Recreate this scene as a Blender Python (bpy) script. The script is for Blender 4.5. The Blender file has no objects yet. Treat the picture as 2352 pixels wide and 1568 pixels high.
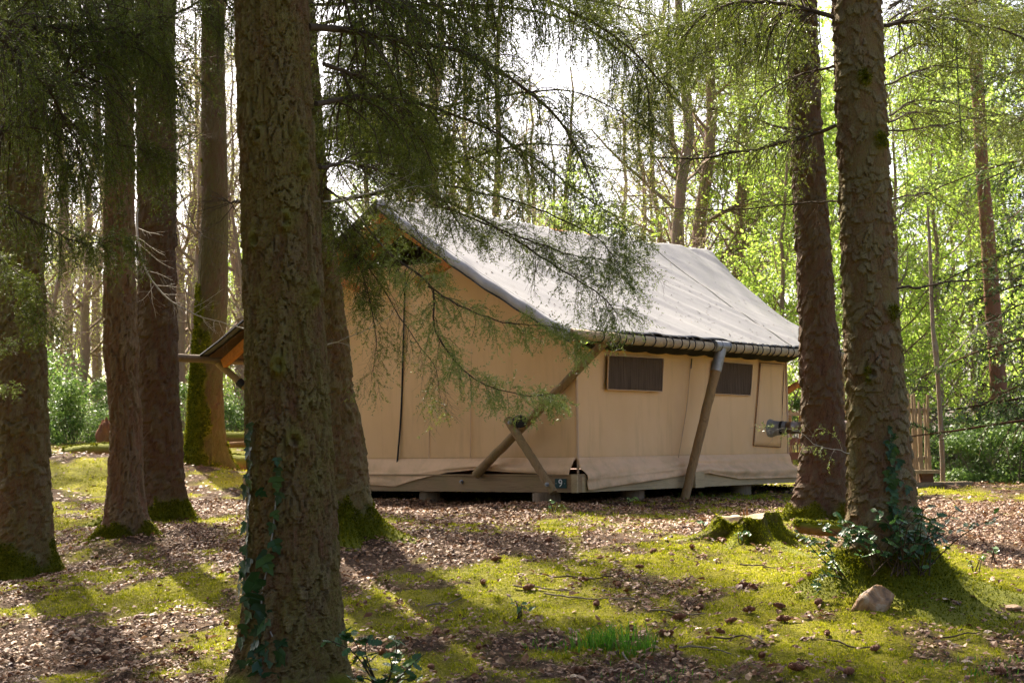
import bpy, math
import numpy as np

# ------------------------------------------------------------------ camera
sc = bpy.context.scene
COL = sc.collection
FPX, CX, CY = 1650.0, 512.0, 341.0            # focal length in px of a 1024x682 frame
PITCH, ROLL, EYE = math.atan(108 / 1650), 0.0122, 1.6
_r0 = np.array([1.0, 0, 0]); _u0 = np.array([0, -math.sin(PITCH), math.cos(PITCH)])
FW = np.array([0, math.cos(PITCH), math.sin(PITCH)])
UP = math.cos(ROLL) * _u0 + math.sin(ROLL) * _r0
RT = math.cos(ROLL) * _r0 - math.sin(ROLL) * _u0
CAM = np.array([0, 0, EYE]); KPX = 1024 / 2352
from mathutils import Matrix, Vector
cd = bpy.data.cameras.new('camera'); cam = bpy.data.objects.new('camera', cd); COL.objects.link(cam)
cam.matrix_world = Matrix(((RT[0], UP[0], -FW[0], 0), (RT[1], UP[1], -FW[1], 0), (RT[2], UP[2], -FW[2], EYE), (0, 0, 0, 1)))
cd.sensor_width = 36; cd.lens = 36 * FPX / 1024; cd.clip_end = 2000; cd.clip_start = 0.1
cd.dof.use_dof = True; cd.dof.focus_distance = 13; cd.dof.aperture_fstop = 11
sc.camera = cam
# ------------------------------------------------------------------ sky, sun, exposure
SUN_AZ, SUN_EL = math.radians(-24), math.radians(46)     # azimuth from +Y towards +X (sun stands behind, to the left)
wd = bpy.data.worlds.new('World'); sc.world = wd; wd.use_nodes = True
nt = wd.node_tree; bg = nt.nodes['Background']
sky = nt.nodes.new('ShaderNodeTexSky'); sky.sky_type = 'NISHITA'; sky.sun_disc = False
sky.sun_elevation = SUN_EL; sky.sun_rotation = SUN_AZ; sky.air_density = 0.55; sky.dust_density = 5.0; sky.ozone_density = 0.6
nt.links.new(sky.outputs[0], bg.inputs[0]); bg.inputs[1].default_value = 0.11
sl = bpy.data.lights.new('sun', 'SUN'); so = bpy.data.objects.new('sun', sl); COL.objects.link(so)
sl.energy = 5.0; sl.angle = math.radians(0.6); sl.color = (1, .90, .74)
sdir = Vector((math.sin(SUN_AZ) * math.cos(SUN_EL), math.cos(SUN_AZ) * math.cos(SUN_EL), math.sin(SUN_EL)))
so.rotation_euler = (-sdir).to_track_quat('-Z', 'Y').to_euler(); so.location = (0, 0, 40)
vs = sc.view_settings; vs.view_transform = 'Standard'; vs.look = 'None'; vs.gamma = 1; vs.use_curve_mapping = False
vs.exposure = 2.1
cy = sc.cycles; cy.max_bounces = 4; cy.diffuse_bounces = 3; cy.glossy_bounces = 2; cy.transmission_bounces = 4; cy.use_denoising = True
cy.sample_clamp_indirect = 8; cy.use_adaptive_sampling = True; cy.adaptive_threshold = .018

# ------------------------------------------------------------------ small maths
def Q(x, y, Y):
    """point seen at (x, y) of the 2352 px wide photograph, Y metres ahead"""
    d = RT * (x * KPX - CX) / FPX + UP * (CY - y * KPX) / FPX + FW
    return CAM + d * (Y / d[1])
def proj(p):
    d = np.asarray(p, float) - CAM; w = d @ FW
    return np.stack([(CX + FPX * (d @ RT) / w) / KPX, (CY - FPX * (d @ UP) / w) / KPX], -1)
def RNG(s): return np.random.default_rng(s)
def _h(i, j, s):
    n = (i.astype(np.int64) * 374761393 + j.astype(np.int64) * 668265263 + s * 1442695041) & 0xFFFFFFFF
    n = ((n ^ (n >> 13)) * 1274126177) & 0xFFFFFFFF
    n = ((n ^ (n >> 16)) * 2246822519) & 0xFFFFFFFF
    return ((n ^ (n >> 15)) & 0xFFFFFF) / float(0xFFFFFF)
def vn(x, y, s=0, per=None):
    x = np.asarray(x, float); y = np.asarray(y, float)
    i = np.floor(x); j = np.floor(y); fx = x - i; fy = y - j
    fx = fx * fx * (3 - 2 * fx); fy = fy * fy * (3 - 2 * fy)
    i = i.astype(np.int64); j = j.astype(np.int64); i1 = i + 1
    if per: i = i % per; i1 = i1 % per
    a = _h(i, j, s); b = _h(i1, j, s); c = _h(i, j + 1, s); d = _h(i1, j + 1, s)
    return (a * (1 - fx) + b * fx) * (1 - fy) + (c * (1 - fx) + d * fx) * fy
def fbm(x, y, s=0, o=4):
    v = 0; a = .5; t = 0
    for k in range(o):
        v = v + a * vn(x * 2 ** k + 17.3 * k, y * 2 ** k + 5.1 * k, s + k); t += a; a *= .5
    return v / t
def voro(u, v, nu, s):
    iu = np.floor(u).astype(np.int64); iv = np.floor(v).astype(np.int64)
    F1 = np.full(u.shape, 9.0); F2 = np.full(u.shape, 9.0); ID = np.zeros(u.shape); DV = np.zeros(u.shape)
    for a in (-1, 0, 1):
        for b in (-1, 0, 1):
            ci = iu + a; cj = iv + b; cw = ci % nu
            pu = ci + .12 + .76 * _h(cw, cj, s); pv = cj + .12 + .76 * _h(cw, cj, s + 7)
            d = np.hypot(u - pu, v - pv); m = d < F1
            F2 = np.where(m, F1, np.minimum(F2, d)); ID = np.where(m, _h(cw, cj, s + 13), ID)
            DV = np.where(m, v - pv, DV); F1 = np.where(m, d, F1)
    return F1, F2, ID, DV
def unit(a): return a / np.maximum(np.linalg.norm(a, axis=-1, keepdims=True), 1e-9)
def catmull(pts, n):
    p = np.asarray(pts, float); p = np.vstack([2 * p[0] - p[1], p, 2 * p[-1] - p[-2]])
    out = []; m = len(p) - 3
    for t in np.linspace(0, m - 1e-6, n):
        i = int(t); f = t - i; a, b, c, d = p[i:i + 4]
        out.append(.5 * ((2 * b) + (c - a) * f + (2 * a - 5 * b + 4 * c - d) * f * f + (3 * b - a - 3 * c + d) * f ** 3))
    return np.array(out)

# ------------------------------------------------------------------ mesh helpers
class MB:
    def __init__(s): s.v = []; s.f = []; s.n = 0; s.a = []
    def add(s, V, Fc, attr=None):
        V = np.asarray(V, float).reshape(-1, 3); Fc = np.asarray(Fc, np.int64)
        s.v.append(V); s.f.append(Fc + s.n); s.n += len(V)
        s.a.append(np.zeros(len(V)) if attr is None else np.broadcast_to(np.asarray(attr, float), (len(V),)))
        return s
    def box(s, x0, x1, y0, y1, z0, z1):
        V = [(x, y, z) for x in (x0, x1) for y in (y0, y1) for z in (z0, z1)]
        return s.add(V, [(0, 1, 3, 2), (4, 6, 7, 5), (0, 4, 5, 1), (2, 3, 7, 6), (0, 2, 6, 4), (1, 5, 7, 3)])
    def beam(s, p0, p1, w, h, up=(0, 0, 1)):
        p0 = np.asarray(p0, float); p1 = np.asarray(p1, float); t = unit(p1 - p0); sd = unit(np.cross(t, up)); u = np.cross(sd, t)
        V = [p + sd * a * w / 2 + u * b * h / 2 for p in (p0, p1) for a in (-1, 1) for b in (-1, 1)]
        return s.add(V, [(0, 1, 3, 2), (4, 6, 7, 5), (0, 4, 5, 1), (2, 3, 7, 6), (0, 2, 6, 4), (1, 5, 7, 3)])
    def tube(s, path, rad, n=8, cap=True, wob=0, seed=0):
        p = np.asarray(path, float); m = len(p); rad = np.broadcast_to(np.asarray(rad, float), (m,))
        t = unit(np.gradient(p, axis=0)); ref = np.array([0, 0, 1.0]) if abs(t[0][2]) < .9 else np.array([1.0, 0, 0])
        sd = unit(np.cross(t, ref)); up = np.cross(sd, t); th = np.arange(n) * 2 * math.pi / n
        rr = rad[:, None] * np.ones((1, n))
        if wob: rr = rr * (1 + wob * (RNG(seed).random((m, n)) - .5))
        V = p[:, None] + rr[..., None] * (np.cos(th)[None, :, None] * sd[:, None] + np.sin(th)[None, :, None] * up[:, None])
        i, j = np.meshgrid(np.arange(m - 1), np.arange(n), indexing='ij'); j1 = (j + 1) % n
        Fq = np.stack([i * n + j, i * n + j1, (i + 1) * n + j1, (i + 1) * n + j], -1).reshape(-1, 4)
        s.add(V.reshape(-1, 3), Fq)
        if cap:
            for k, o in ((0, 0), (m - 1, (m - 1) * n)):
                c = np.vstack([V[k], p[k] + t[k] * (rad[k] * .12) * (1 if k else -1)])
                s.add(c, [(a, (a + 1) % n, n) if k else ((a + 1) % n, a, n) for a in range(n)])
        return s
    def grid(s, G, attr=None):
        G = np.asarray(G, float); a, b = G.shape[:2]
        i, j = np.meshgrid(np.arange(a - 1), np.arange(b - 1), indexing='ij')
        Fq = np.stack([i * b + j, (i + 1) * b + j, (i + 1) * b + j + 1, i * b + j + 1], -1).reshape(-1, 4)
        return s.add(G.reshape(-1, 3), Fq, attr)
    def segs(s, C, r0, r1, attr=None):
        """C (m, k, 3) paths -> 3 sided twigs tapering r0 (m,) -> r1 (m,)"""
        m, k, _ = C.shape
        if m == 0: return s
        t = unit(C[:, -1] - C[:, 0]); ref = np.where(np.abs(t[:, 2:3]) < .8, np.array([[0, 0, 1.0]]), np.array([[1.0, 0, 0]]))
        sd = unit(np.cross(t, ref)); up = np.cross(sd, t); w = np.linspace(0, 1, k)[None, :]
        r = (np.asarray(r0)[:, None] * (1 - w) + np.asarray(r1)[:, None] * w)
        th = np.arange(3) * 2 * math.pi / 3
        V = C[:, :, None] + r[:, :, None, None] * (np.cos(th)[None, None, :, None] * sd[:, None, None] + np.sin(th)[None, None, :, None] * up[:, None, None])
        base = (np.arange(m) * k * 3)[:, None, None]; i = np.arange(k - 1)[None, :, None]; j = np.arange(3)[None, None, :]; j1 = (j + 1) % 3
        Fq = np.stack(np.broadcast_arrays(base + i * 3 + j, base + i * 3 + j1, base + (i + 1) * 3 + j1, base + (i + 1) * 3 + j), -1).reshape(-1, 4)
        return s.add(V.reshape(-1, 3), Fq, attr)
    def mesh(s, name, mat, smooth=True):
        me = bpy.data.meshes.new(name)
        V = np.concatenate(s.v); me.vertices.add(len(V)); me.vertices.foreach_set('co', V.astype(np.float32).ravel())
        lp = np.concatenate([f.ravel() for f in s.f]).astype(np.int32)
        tot = np.concatenate([np.full(len(f), f.shape[1]) for f in s.f]).astype(np.int32)
        me.loops.add(len(lp)); me.loops.foreach_set('vertex_index', lp)
        me.polygons.add(len(tot)); st = np.concatenate([[0], np.cumsum(tot)[:-1]]).astype(np.int32)
        me.polygons.foreach_set('loop_start', st); me.polygons.foreach_set('loop_total', tot)
        me.polygons.foreach_set('use_smooth', np.full(len(tot), smooth))
        at = me.attributes.new('rnd', 'FLOAT', 'POINT'); at.data.foreach_set('value', np.concatenate(s.a).astype(np.float32))
        me.materials.append(mat); me.update(calc_edges=True); return me
    def obj(s, name, mat, parent=None, smooth=True):
        return put(name, s.mesh(name, mat, smooth), parent)
def put(name, me, parent=None, loc=None, rot=None, scale=None):
    o = bpy.data.objects.new(name, me); COL.objects.link(o)
    if parent is not None: o.parent = parent
    if loc is not None: o.location = loc
    if rot is not None: o.rotation_euler = rot
    if scale is not None: o.scale = (scale,) * 3 if np.isscalar(scale) else scale
    return o
def tag(o, label=None, cat=None, group=None, kind=None):
    for k, v in (('label', label), ('category', cat), ('group', group), ('kind', kind)):
        if v: o[k] = v
    return o
def thing(name, label, cat, loc=(0, 0, 0), group=None):
    o = put(name, None, None, tuple(float(v) for v in loc)); o.empty_display_size = .2
    return tag(o, label, cat, group)
def setattr_f(me, name, val):
    at = me.attributes.new(name, 'FLOAT', 'POINT'); at.data.foreach_set('value', np.asarray(val, np.float32).ravel())

# ------------------------------------------------------------------ materials
class N:
    def __init__(s, name, rough=.8, spec=.3):
        s.m = bpy.data.materials.new(name); s.m.use_nodes = True; s.t = s.m.node_tree
        s.b = s.t.nodes['Principled BSDF']; s.out = s.t.nodes['Material Output']
        s.b.inputs['Roughness'].default_value = rough; s.b.inputs['Specular IOR Level'].default_value = spec
    def n(s, ty, **kw):
        x = s.t.nodes.new(ty)
        for k, v in kw.items(): setattr(x, k, v)
        return x
    def l(s, a, b): s.t.links.new(a, b)
    def co(s, kind='Object', scale=(1, 1, 1)):
        c = s.n('ShaderNodeTexCoord'); mp = s.n('ShaderNodeMapping'); mp.inputs['Scale'].default_value = scale
        s.l(c.outputs[kind], mp.inputs[0]); return mp.outputs[0]
    def noise(s, scale, detail=4, vec=None, rough=.6, dist=0):
        x = s.n('ShaderNodeTexNoise'); x.inputs['Scale'].default_value = scale; x.inputs['Detail'].default_value = detail
        x.inputs['Roughness'].default_value = rough; x.inputs['Distortion'].default_value = dist
        if vec is not None: s.l(vec, x.inputs['Vector'])
        return x.outputs['Fac']
    def attr(s, name): 
        x = s.n('ShaderNodeAttribute'); x.attribute_name = name; return x.outputs['Fac']
    def ramp(s, fac, stops):
        x = s.n('ShaderNodeValToRGB'); e = x.color_ramp.elements
        while len(e) < len(stops): e.new(.5)
        for i, (p, c) in enumerate(stops): e[i].position = p; e[i].color = (*c, 1) if len(c) == 3 else c
        s.l(fac, x.inputs[0]); return x.outputs[0]
    def mix(s, fac, a, b, mode='MIX'):
        x = s.n('ShaderNodeMix', data_type='RGBA', blend_type=mode)
        for sock, v in ((x.inputs[0], fac), (x.inputs[6], a), (x.inputs[7], b)):
            if isinstance(v, (int, float)): sock.default_value = v
            elif isinstance(v, tuple): sock.default_value = (*v, 1)
            else: s.l(v, sock)
        return x.outputs[2]
    def math(s, op, a, b=0.0, clamp=False):
        x = s.n('ShaderNodeMath', operation=op, use_clamp=clamp)
        for sock, v in ((x.inputs[0], a), (x.inputs[1], b)):
            if isinstance(v, (int, float)): sock.default_value = v
            else: s.l(v, sock)
        return x.outputs[0]
    def bump(s, h, st=.5, dist=.02):
        x = s.n('ShaderNodeBump'); x.inputs['Strength'].default_value = st; x.inputs['Distance'].default_value = dist
        s.l(h, x.inputs['Height']); s.l(x.outputs[0], s.b.inputs['Normal']); return x.outputs[0]
    def col(s, c):
        if isinstance(c, tuple): s.b.inputs['Base Color'].default_value = (*c, 1)
        else: s.l(c, s.b.inputs['Base Color'])
        return s
    def translucent(s, c, fac):
        tr = s.n('ShaderNodeBsdfTranslucent'); mx = s.n('ShaderNodeMixShader'); mx.inputs[0].default_value = fac
        if isinstance(c, tuple): tr.inputs[0].default_value = (*c, 1)
        else: s.l(c, tr.inputs[0])
        s.l(s.b.outputs[0], mx.inputs[1]); s.l(tr.outputs[0], mx.inputs[2]); s.l(mx.outputs[0], s.out.inputs[0]); return s

def bark_mat(name, c1, c2, lich, lamt, mossc=(.095, .10, .008), grain=(1, 1, .3)):
    k = N(name, .9, .15); co = k.co('Object', grain); cell = k.attr('rnd')
    def stretch(x, lo=.36, hi=.64): return k.ramp(x, [(lo, (0, 0, 0)), (hi, (1, 1, 1))])
    f = stretch(k.noise(30, 8, co, .75)); g = stretch(k.noise(110, 4, k.co('Object', (1, 1, .45)), .8)); big = stretch(k.noise(2.2, 4, k.co('Object', (1, 1, .4))), .3, .7)
    t = k.math('ADD', k.math('ADD', k.math('MULTIPLY', f, .30), k.math('MULTIPLY', g, .26)), k.math('ADD', k.math('MULTIPLY', cell, .34), k.math('MULTIPLY', big, .10)))
    base = k.ramp(t, [(.12, c1), (.36, tuple(a * .6 + b * .4 * w for a, b, w in zip(c1, c2, (1.3, .85, .8)))), (.58, tuple((a + b) / 2 for a, b in zip(c1, c2))), (.85, c2)])
    ln = k.noise(3.2, 6, k.co('Object', (1, 1, .5)), .75)
    lf = k.ramp(ln, [(.52 - lamt * .2, (0, 0, 0)), (.70 - lamt * .2, (1, 1, 1))])
    fine = stretch(k.noise(75, 5, k.co(), .75)); lf = k.math('MULTIPLY', lf, k.math('ADD', k.math('MULTIPLY', fine, .85), .15), True)
    base = k.mix(k.math('MULTIPLY', lf, lamt), base, lich)
    mz = k.mix(k.noise(40, 3, k.co()), mossc, tuple(v * 2.1 for v in mossc))
    k.col(k.mix(k.attr('moss'), base, mz))
    k.bump(k.math('ADD', k.math('MULTIPLY', f, .6), k.math('MULTIPLY', g, .4)), .9, .008)
    return k.m
M = {}
M['bark'] = bark_mat('spruce_bark', (.042, .025, .013), (.25, .172, .088), (.175, .165, .03), .75)
M['bark2'] = bark_mat('spruce_bark_grey', (.042, .028, .017), (.275, .205, .118), (.165, .165, .04), .6)
M['bark_dark'] = bark_mat('spruce_bark_dark', (.032, .021, .014), (.165, .115, .073), (.095, .09, .03), .4)
M['bark_brown'] = bark_mat('brown_ridged_bark', (.07, .047, .028), (.30, .215, .13), (.15, .14, .05), .3, grain=(1, 1, .12))
M['bark_moss'] = bark_mat('mossy_bark', (.04, .026, .015), (.12, .075, .04), (.07, .075, .014), .8)
M['bark_pale'] = bark_mat('pale_bark', (.17, .14, .11), (.38, .33, .27), (.24, .24, .12), .5)
M['bark_red'] = bark_mat('red_brown_bark', (.14, .07, .045), (.30, .17, .11), (.2, .16, .08), .3)
def simple(name, c, rough=.8, spec=.3, var=.25, scale=8, bump=0, bscale=60, grain=(1, 1, 1), metal=0):
    k = N(name, rough, spec); co = k.co('Object', grain)
    k.col(k.ramp(k.noise(scale, 5, co), [(.3, tuple(v * (1 - var) for v in c)), (.7, tuple(min(1, v * (1 + var)) for v in c))]))
    k.b.inputs['Metallic'].default_value = metal
    if bump: k.bump(k.noise(bscale, 4, co), bump, .01)
    return k.m
def canvas(name, c, c2, wob=1.4):
    k = N(name, .85, .2); v = k.noise(1.3, 6, k.co('Object', (1, 1, .6)), .6)
    st = k.noise(2.2, 6, k.co('Object', (3, 3, .35)), .7)
    base = k.ramp(v, [(.3, c), (.7, c2)])
    base = k.mix(k.math('MULTIPLY', k.ramp(st, [(.52, (0, 0, 0)), (.78, (1, 1, 1))]), .34), base, tuple(x * .55 for x in c))
    geo = k.n('ShaderNodeSeparateXYZ'); k.l(k.co(), geo.inputs[0]); low = k.ramp(geo.outputs[2], [(.12, (1, 1, 1)), (.55, (0, 0, 0))])
    base = k.mix(k.math('MULTIPLY', k.math('MULTIPLY', low, k.ramp(k.noise(3.5, 6, k.co(), .7), [(.42, (0, 0, 0)), (.7, (1, 1, 1))])), .45), base, (.22, .19, .075))
    sp = k.ramp(k.noise(45, 2, k.co()), [(.73, (0, 0, 0)), (.77, (1, 1, 1))])
    base = k.mix(k.math('MULTIPLY', sp, .3), base, (.14, .11, .06)); k.col(base)
    k.bump(k.math('ADD', k.noise(wob, 2, k.co()), k.math('MULTIPLY', k.noise(240, 1, k.co()), .05)), .35, .05)
    return k
M['canvas'] = canvas('tan_canvas', (.72, .47, .235), (.78, .525, .28)).m
M['skirt'] = canvas('pinkish_skirt_fabric', (.72, .475, .27), (.77, .52, .31)).m
kr = canvas('light_grey_roof_fabric', (.13, .127, .129), (.175, .169, .165), .9); kr.b.inputs['Roughness'].default_value = .55
kr.b.inputs['Specular IOR Level'].default_value = .35; M['roof'] = kr.m
M['lining'] = simple('brown_lining', (.10, .06, .04), .9, .1, .2)
M['valance'] = simple('grey_valance', (.36, .36, .40), .6, .3, .12)
M['blackcord'] = simple('black_cord', (.012, .012, .012), .6)
M['eaveshade'] = simple('dark_eave_shade', (.02, .018, .015), .9)
def pane_mat():
    k = N('window_mesh', .9, .08); w = k.noise(5, 3, k.co('Object', (9, 9, .4)))
    k.col(k.ramp(w, [(.35, (.07, .048, .032)), (.65, (.125, .09, .062))])); return k.m
M['pane'] = pane_mat()
M['hem'] = simple('window_hem', (.62, .43, .28), .85, .2, .08)
def wood(name, a, b, green=(.16, .18, .06), gf=.4, ax=(1, 8, 8), sc_=2.5):
    k = N(name, .8, .25); co = k.co('Object', ax); f = k.noise(sc_, 7, co, .65, 1.6)
    base = k.ramp(f, [(.25, a), (.5, b), (.62, tuple(v * .75 for v in b)), (.8, a)])
    g = k.ramp(k.noise(2.5, 4, k.co()), [(.45, (0, 0, 0)), (.75, (1, 1, 1))])
    k.col(k.mix(k.math('MULTIPLY', g, gf), base, green)); k.bump(f, .25, .01); return k.m
M['deckwood'] = wood('treated_beam_wood', (.17, .105, .05), (.34, .225, .115), ax=(7, .5, 9))
M['deckwood2'] = wood('treated_beam_wood_long', (.34, .25, .13), (.5, .38, .21), ax=(.5, 7, 9), gf=.25)
M['pole'] = wood('weathered_pole_wood', (.19, .14, .085), (.42, .33, .21), ax=(3, 3, 3), sc_=4)
M['pole_d'] = wood('brace_pole_wood', (.12, .075, .035), (.29, .185, .085), ax=(3, 3, 1.2), sc_=4)
M['pole_dark'] = wood('dark_pole_wood', (.07, .05, .03), (.17, .12, .07), ax=(3, 3, 3), sc_=4)
M['rafter'] = wood('orange_rafter_wood', (.32, .11, .025), (.55, .21, .05), gf=.05, ax=(3, 3, 3))
M['paling'] = wood('paling_wood', (.16, .11, .06), (.34, .25, .15), ax=(6, 6, .8), gf=.2)
M['rotwood'] = wood('rotten_wood', (.16, .07, .025), (.3, .15, .06), gf=.1)
M['darkwood'] = wood('dark_red_wood', (.07, .03, .02), (.16, .075, .045), gf=.1)
M['blockwood'] = wood('foundation_wood', (.10, .075, .05), (.26, .19, .12), ax=(8, 8, .7))
M['cutwood'] = wood('cut_wood', (.16, .11, .06), (.32, .24, .14), ax=(4, 4, 4))
M['metal'] = simple('galvanised_metal', (.30, .30, .29), .55, .4, .25, 12, metal=.7)
M['flue'] = simple('brown_flue_metal', (.24, .17, .12), .35, .5, .2, 5, metal=.6)
M['greysleeve'] = simple('grey_sleeve', (.22, .21, .19), .7, .3, .2)
M['plate'] = simple('dark_green_plate', (.008, .055, .05), .5, .4, .05)
M['white'] = simple('white_paint', (.8, .8, .78), .6, .3, .02)
def leafm(name, stops, rough=.5, spec=.4, tfac=.35, tcol=None, bright=1.0):
    k = N(name, rough, spec); c = k.ramp(k.attr('rnd'), stops); k.col(c)
    if tfac: k.translucent(tcol if tcol else c, tfac)
    return k.m
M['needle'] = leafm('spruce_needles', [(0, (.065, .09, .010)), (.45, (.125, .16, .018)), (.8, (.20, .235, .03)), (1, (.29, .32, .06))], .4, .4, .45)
M['needle_hi'] = leafm('sunlit_spruce_needles', [(0, (.08, .12, .016)), (.5, (.17, .225, .04)), (1, (.29, .35, .09))], .35, .5, .4)  # brighter copy of the needle colour, sunlight put into it
M['needle_far'] = leafm('dark_conifer_needles', [(0, (.03, .05, .018)), (.5, (.065, .10, .03)), (1, (.13, .17, .045))], .6, .3, .35)
M['twig'] = simple('twig_bark', (.075, .055, .038), .9, .1, .3)
M['twig_pale'] = simple('pale_lichen_twig', (.34, .31, .26), .9, .1, .3)
M['twig_bg'] = simple('far_twig_bark', (.20, .165, .125), .9, .1, .3)
M['lime'] = leafm('spring_leaves', [(0, (.25, .40, .045)), (.5, (.40, .56, .08)), (1, (.56, .69, .17))], .5, .3, .68, None)
M['bronze'] = leafm('budding_leaves', [(0, (.22, .25, .05)), (.5, (.33, .36, .08)), (1, (.45, .48, .15))], .6, .3, .55)
M['holly'] = leafm('holly_leaves', [(0, (.025, .075, .018)), (.5, (.055, .135, .03)), (1, (.11, .21, .05))], .35, .45, .3)
M['bush'] = leafm('evergreen_shrub_leaves', [(0, (.06, .12, .02)), (.5, (.13, .22, .04)), (1, (.27, .37, .09))], .4, .35, .45)
M['ivy'] = leafm('ivy_leaves', [(0, (.012, .04, .012)), (.5, (.022, .065, .016)), (1, (.05, .11, .025))], .42, .35, .15)
M['grass'] = leafm('fresh_grass', [(0, (.05, .16, .01)), (1, (.12, .30, .02))], .5, .3, .45)
M['litter'] = leafm('dry_leaves', [(0, (.05, .018, .008)), (.25, (.13, .052, .022)), (.55, (.245, .125, .055)), (.84, (.345, .215, .112)), (1, (.52, .40, .26))], .6, .3, .12)
def moss_mat(name, f):
    k = N(name, .9, .1); big = k.noise(1.1, 4, k.co())
    c = k.ramp(k.math('ADD', k.math('MULTIPLY', k.attr('rnd'), .55), k.math('MULTIPLY', big, .45)), [(.25, (.10 * f, .13 * f, .006 * f)), (.5, (.285 * f, .30 * f, .012 * f)), (.72, (.50 * f, .48 * f, .025 * f))])
    k.col(c); k.translucent(c, .35); return k.m
M['moss'] = moss_mat('moss_tufts', 1.0)
M['moss_trunk'] = moss_mat('trunk_moss', .55)
def cone_mat():
    k = N('cone_scales', .7, .3); v = k.n('ShaderNodeTexVoronoi'); v.inputs['Scale'].default_value = 90; k.l(k.co(), v.inputs['Vector'])
    k.col(k.ramp(v.outputs['Distance'], [(0, (.30, .14, .06)), (.5, (.16, .06, .025))])); return k.m
M['cone'] = cone_mat()
def rock_mat():
    k = N('flint_rock', .6, .4); f = k.noise(6, 6, k.co(), .6, .8)
    k.col(k.ramp(f, [(.35, (.09, .05, .022)), (.5, (.30, .16, .06)), (.6, (.36, .26, .15)), (.75, (.24, .11, .04))])); k.bump(k.noise(22, 5, k.co()), .7, .02); return k.m
M['rock'] = rock_mat()
def ground_mat():
    k = N('forest_floor', .95, .1); co = k.co('Object')
    soil = k.ramp(k.noise(9, 7, co, .75), [(.3, (.03, .018, .011)), (.55, (.085, .05, .028)), (.75, (.17, .11, .065))])
    gr = k.math('ADD', k.math('MULTIPLY', k.noise(26, 5, co, .8), .6), k.math('MULTIPLY', k.noise(1.1, 4, co), .4))
    ms = k.ramp(gr, [(.32, (.06, .06, .006)), (.5, (.19, .18, .010)), (.68, (.36, .32, .020))])
    k.col(k.mix(k.attr('moss'), soil, ms)); k.bump(k.math('ADD', k.noise(45, 6, co, .8), k.math('MULTIPLY', k.noise(9, 4, co), 1.2)), 1.0, .03); return k.m
M['ground'] = ground_mat()
M['logwood'] = bark_mat('fallen_log_bark', (.11, .055, .03), (.28, .16, .09), (.2, .17, .06), .4)

# ------------------------------------------------------------------ ground
GC = [(665, 1590, 10.0), (2035, 1372, 12.2), (52, 1335, 15.5), (285, 1236, 16.8), (372, 1190, 19.0), (470, 1090, 24.6),
      (790, 1226, 15.0), (1880, 1192, 17.2), (1715, 1242, 15.0), (1020, 1165, 20.0), (1240, 1170, 19.3), (1575, 1148, 20.8), (1900, 1120, 25),
      (2150, 1125, 26), (2330, 1105, 27), (250, 1065, 26), (550, 1092, 25.5), (250, 1010, 36), (550, 1015, 36), (2310, 1015, 40), (2000, 1030, 40), (1000, 1030, 36)]
gp = [Q(*c) for c in GC] + [np.array(v, float) for v in ((0, 0, 0), (-4, 1, 0), (4, 1, 0), (-6, 8, .1), (6, 8, .15), (-20, 5, .1), (20, 5, .2), (0, -12, -.2), (-25, 30, 1.4), (25, 30, 1.2),
     (-40, 60, 1.9), (0, 60, 1.8), (40, 60, 1.8), (-60, 110, 2.0), (60, 110, 2.0), (0, 110, 2.0), (-60, -40, -.4), (60, -40, -.4))]
gp = np.array(gp)
def _tps(a, b):
    r = np.hypot(a[:, None, 0] - b[None, :, 0], a[:, None, 1] - b[None, :, 1]) / 10
    return np.where(r > 0, r * r * np.log(np.maximum(r, 1e-9)), 0)
_n = len(gp); _A = np.zeros((_n + 3, _n + 3)); _A[:_n, :_n] = _tps(gp, gp) + np.eye(_n) * .02
_A[:_n, _n:] = np.c_[np.ones(_n), gp[:, :2] / 10]; _A[_n:, :_n] = _A[:_n, _n:].T
_w = np.linalg.solve(_A, np.r_[gp[:, 2], 0, 0, 0])
MOUNDS = []      # (x, y, radius, height)
for (px, py, Y, r, h) in ((2040, 1350, 12.2, .75, .10), (190, 1090, 24.5, 1.3, .28), (500, 1105, 24.0, 1.0, .12), (130, 1375, 14.0, .9, .10),
                          (1250, 1195, 18.0, .9, .12), (290, 1240, 16.6, .6, .08), (1960, 1420, 11.6, .9, .07), (1000, 1360, 12.6, .8, .06), (2240, 1150, 24.5, 1.4, .15)):
    p = Q(px, py, Y); MOUNDS.append((p[0], p[1], r, h))
def gz(x, y):
    x = np.atleast_1d(np.asarray(x, float)); y = np.atleast_1d(np.asarray(y, float)); sh = x.shape
    xc = np.clip(x, -60, 60); ycl = np.clip(y, -40, 110); p = np.c_[xc.ravel(), ycl.ravel()]
    z = np.empty(len(p))
    for i in range(0, len(p), 40000):
        q = p[i:i + 40000]; z[i:i + 40000] = _tps(q, gp) @ _w[:_n] + _w[_n] + q @ _w[_n + 1:] / 10
    z = z.reshape(sh)
    z = z + .10 * (fbm(x * .7, y * .7, 3) - .5) + .045 * (fbm(x * 2.6, y * 2.6, 5) - .5) + .055 * (fbm(x * 6.5, y * 6.5, 9, 3) - .5)
    for mx, my, r, h in MOUNDS: z = z + h * np.exp(-((x - mx) ** 2 + (y - my) ** 2) / r ** 2)
    return z
def gz1(x, y): return float(gz(x, y)[0])
def onground(px, py, lo=8, hi=60):
    """where the sight line through a photograph point meets the ground"""
    Ys = np.linspace(lo, hi, 400); P3 = np.array([Q(px, py, Y) for Y in Ys]); d = P3[:, 2] - gz(P3[:, 0], P3[:, 1])
    i = np.argmax(d < 0) if (d < 0).any() else len(Ys) - 1
    Y = Ys[i]; p = Q(px, py, Y); return np.array([p[0], p[1], gz1(p[0], p[1])])
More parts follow.
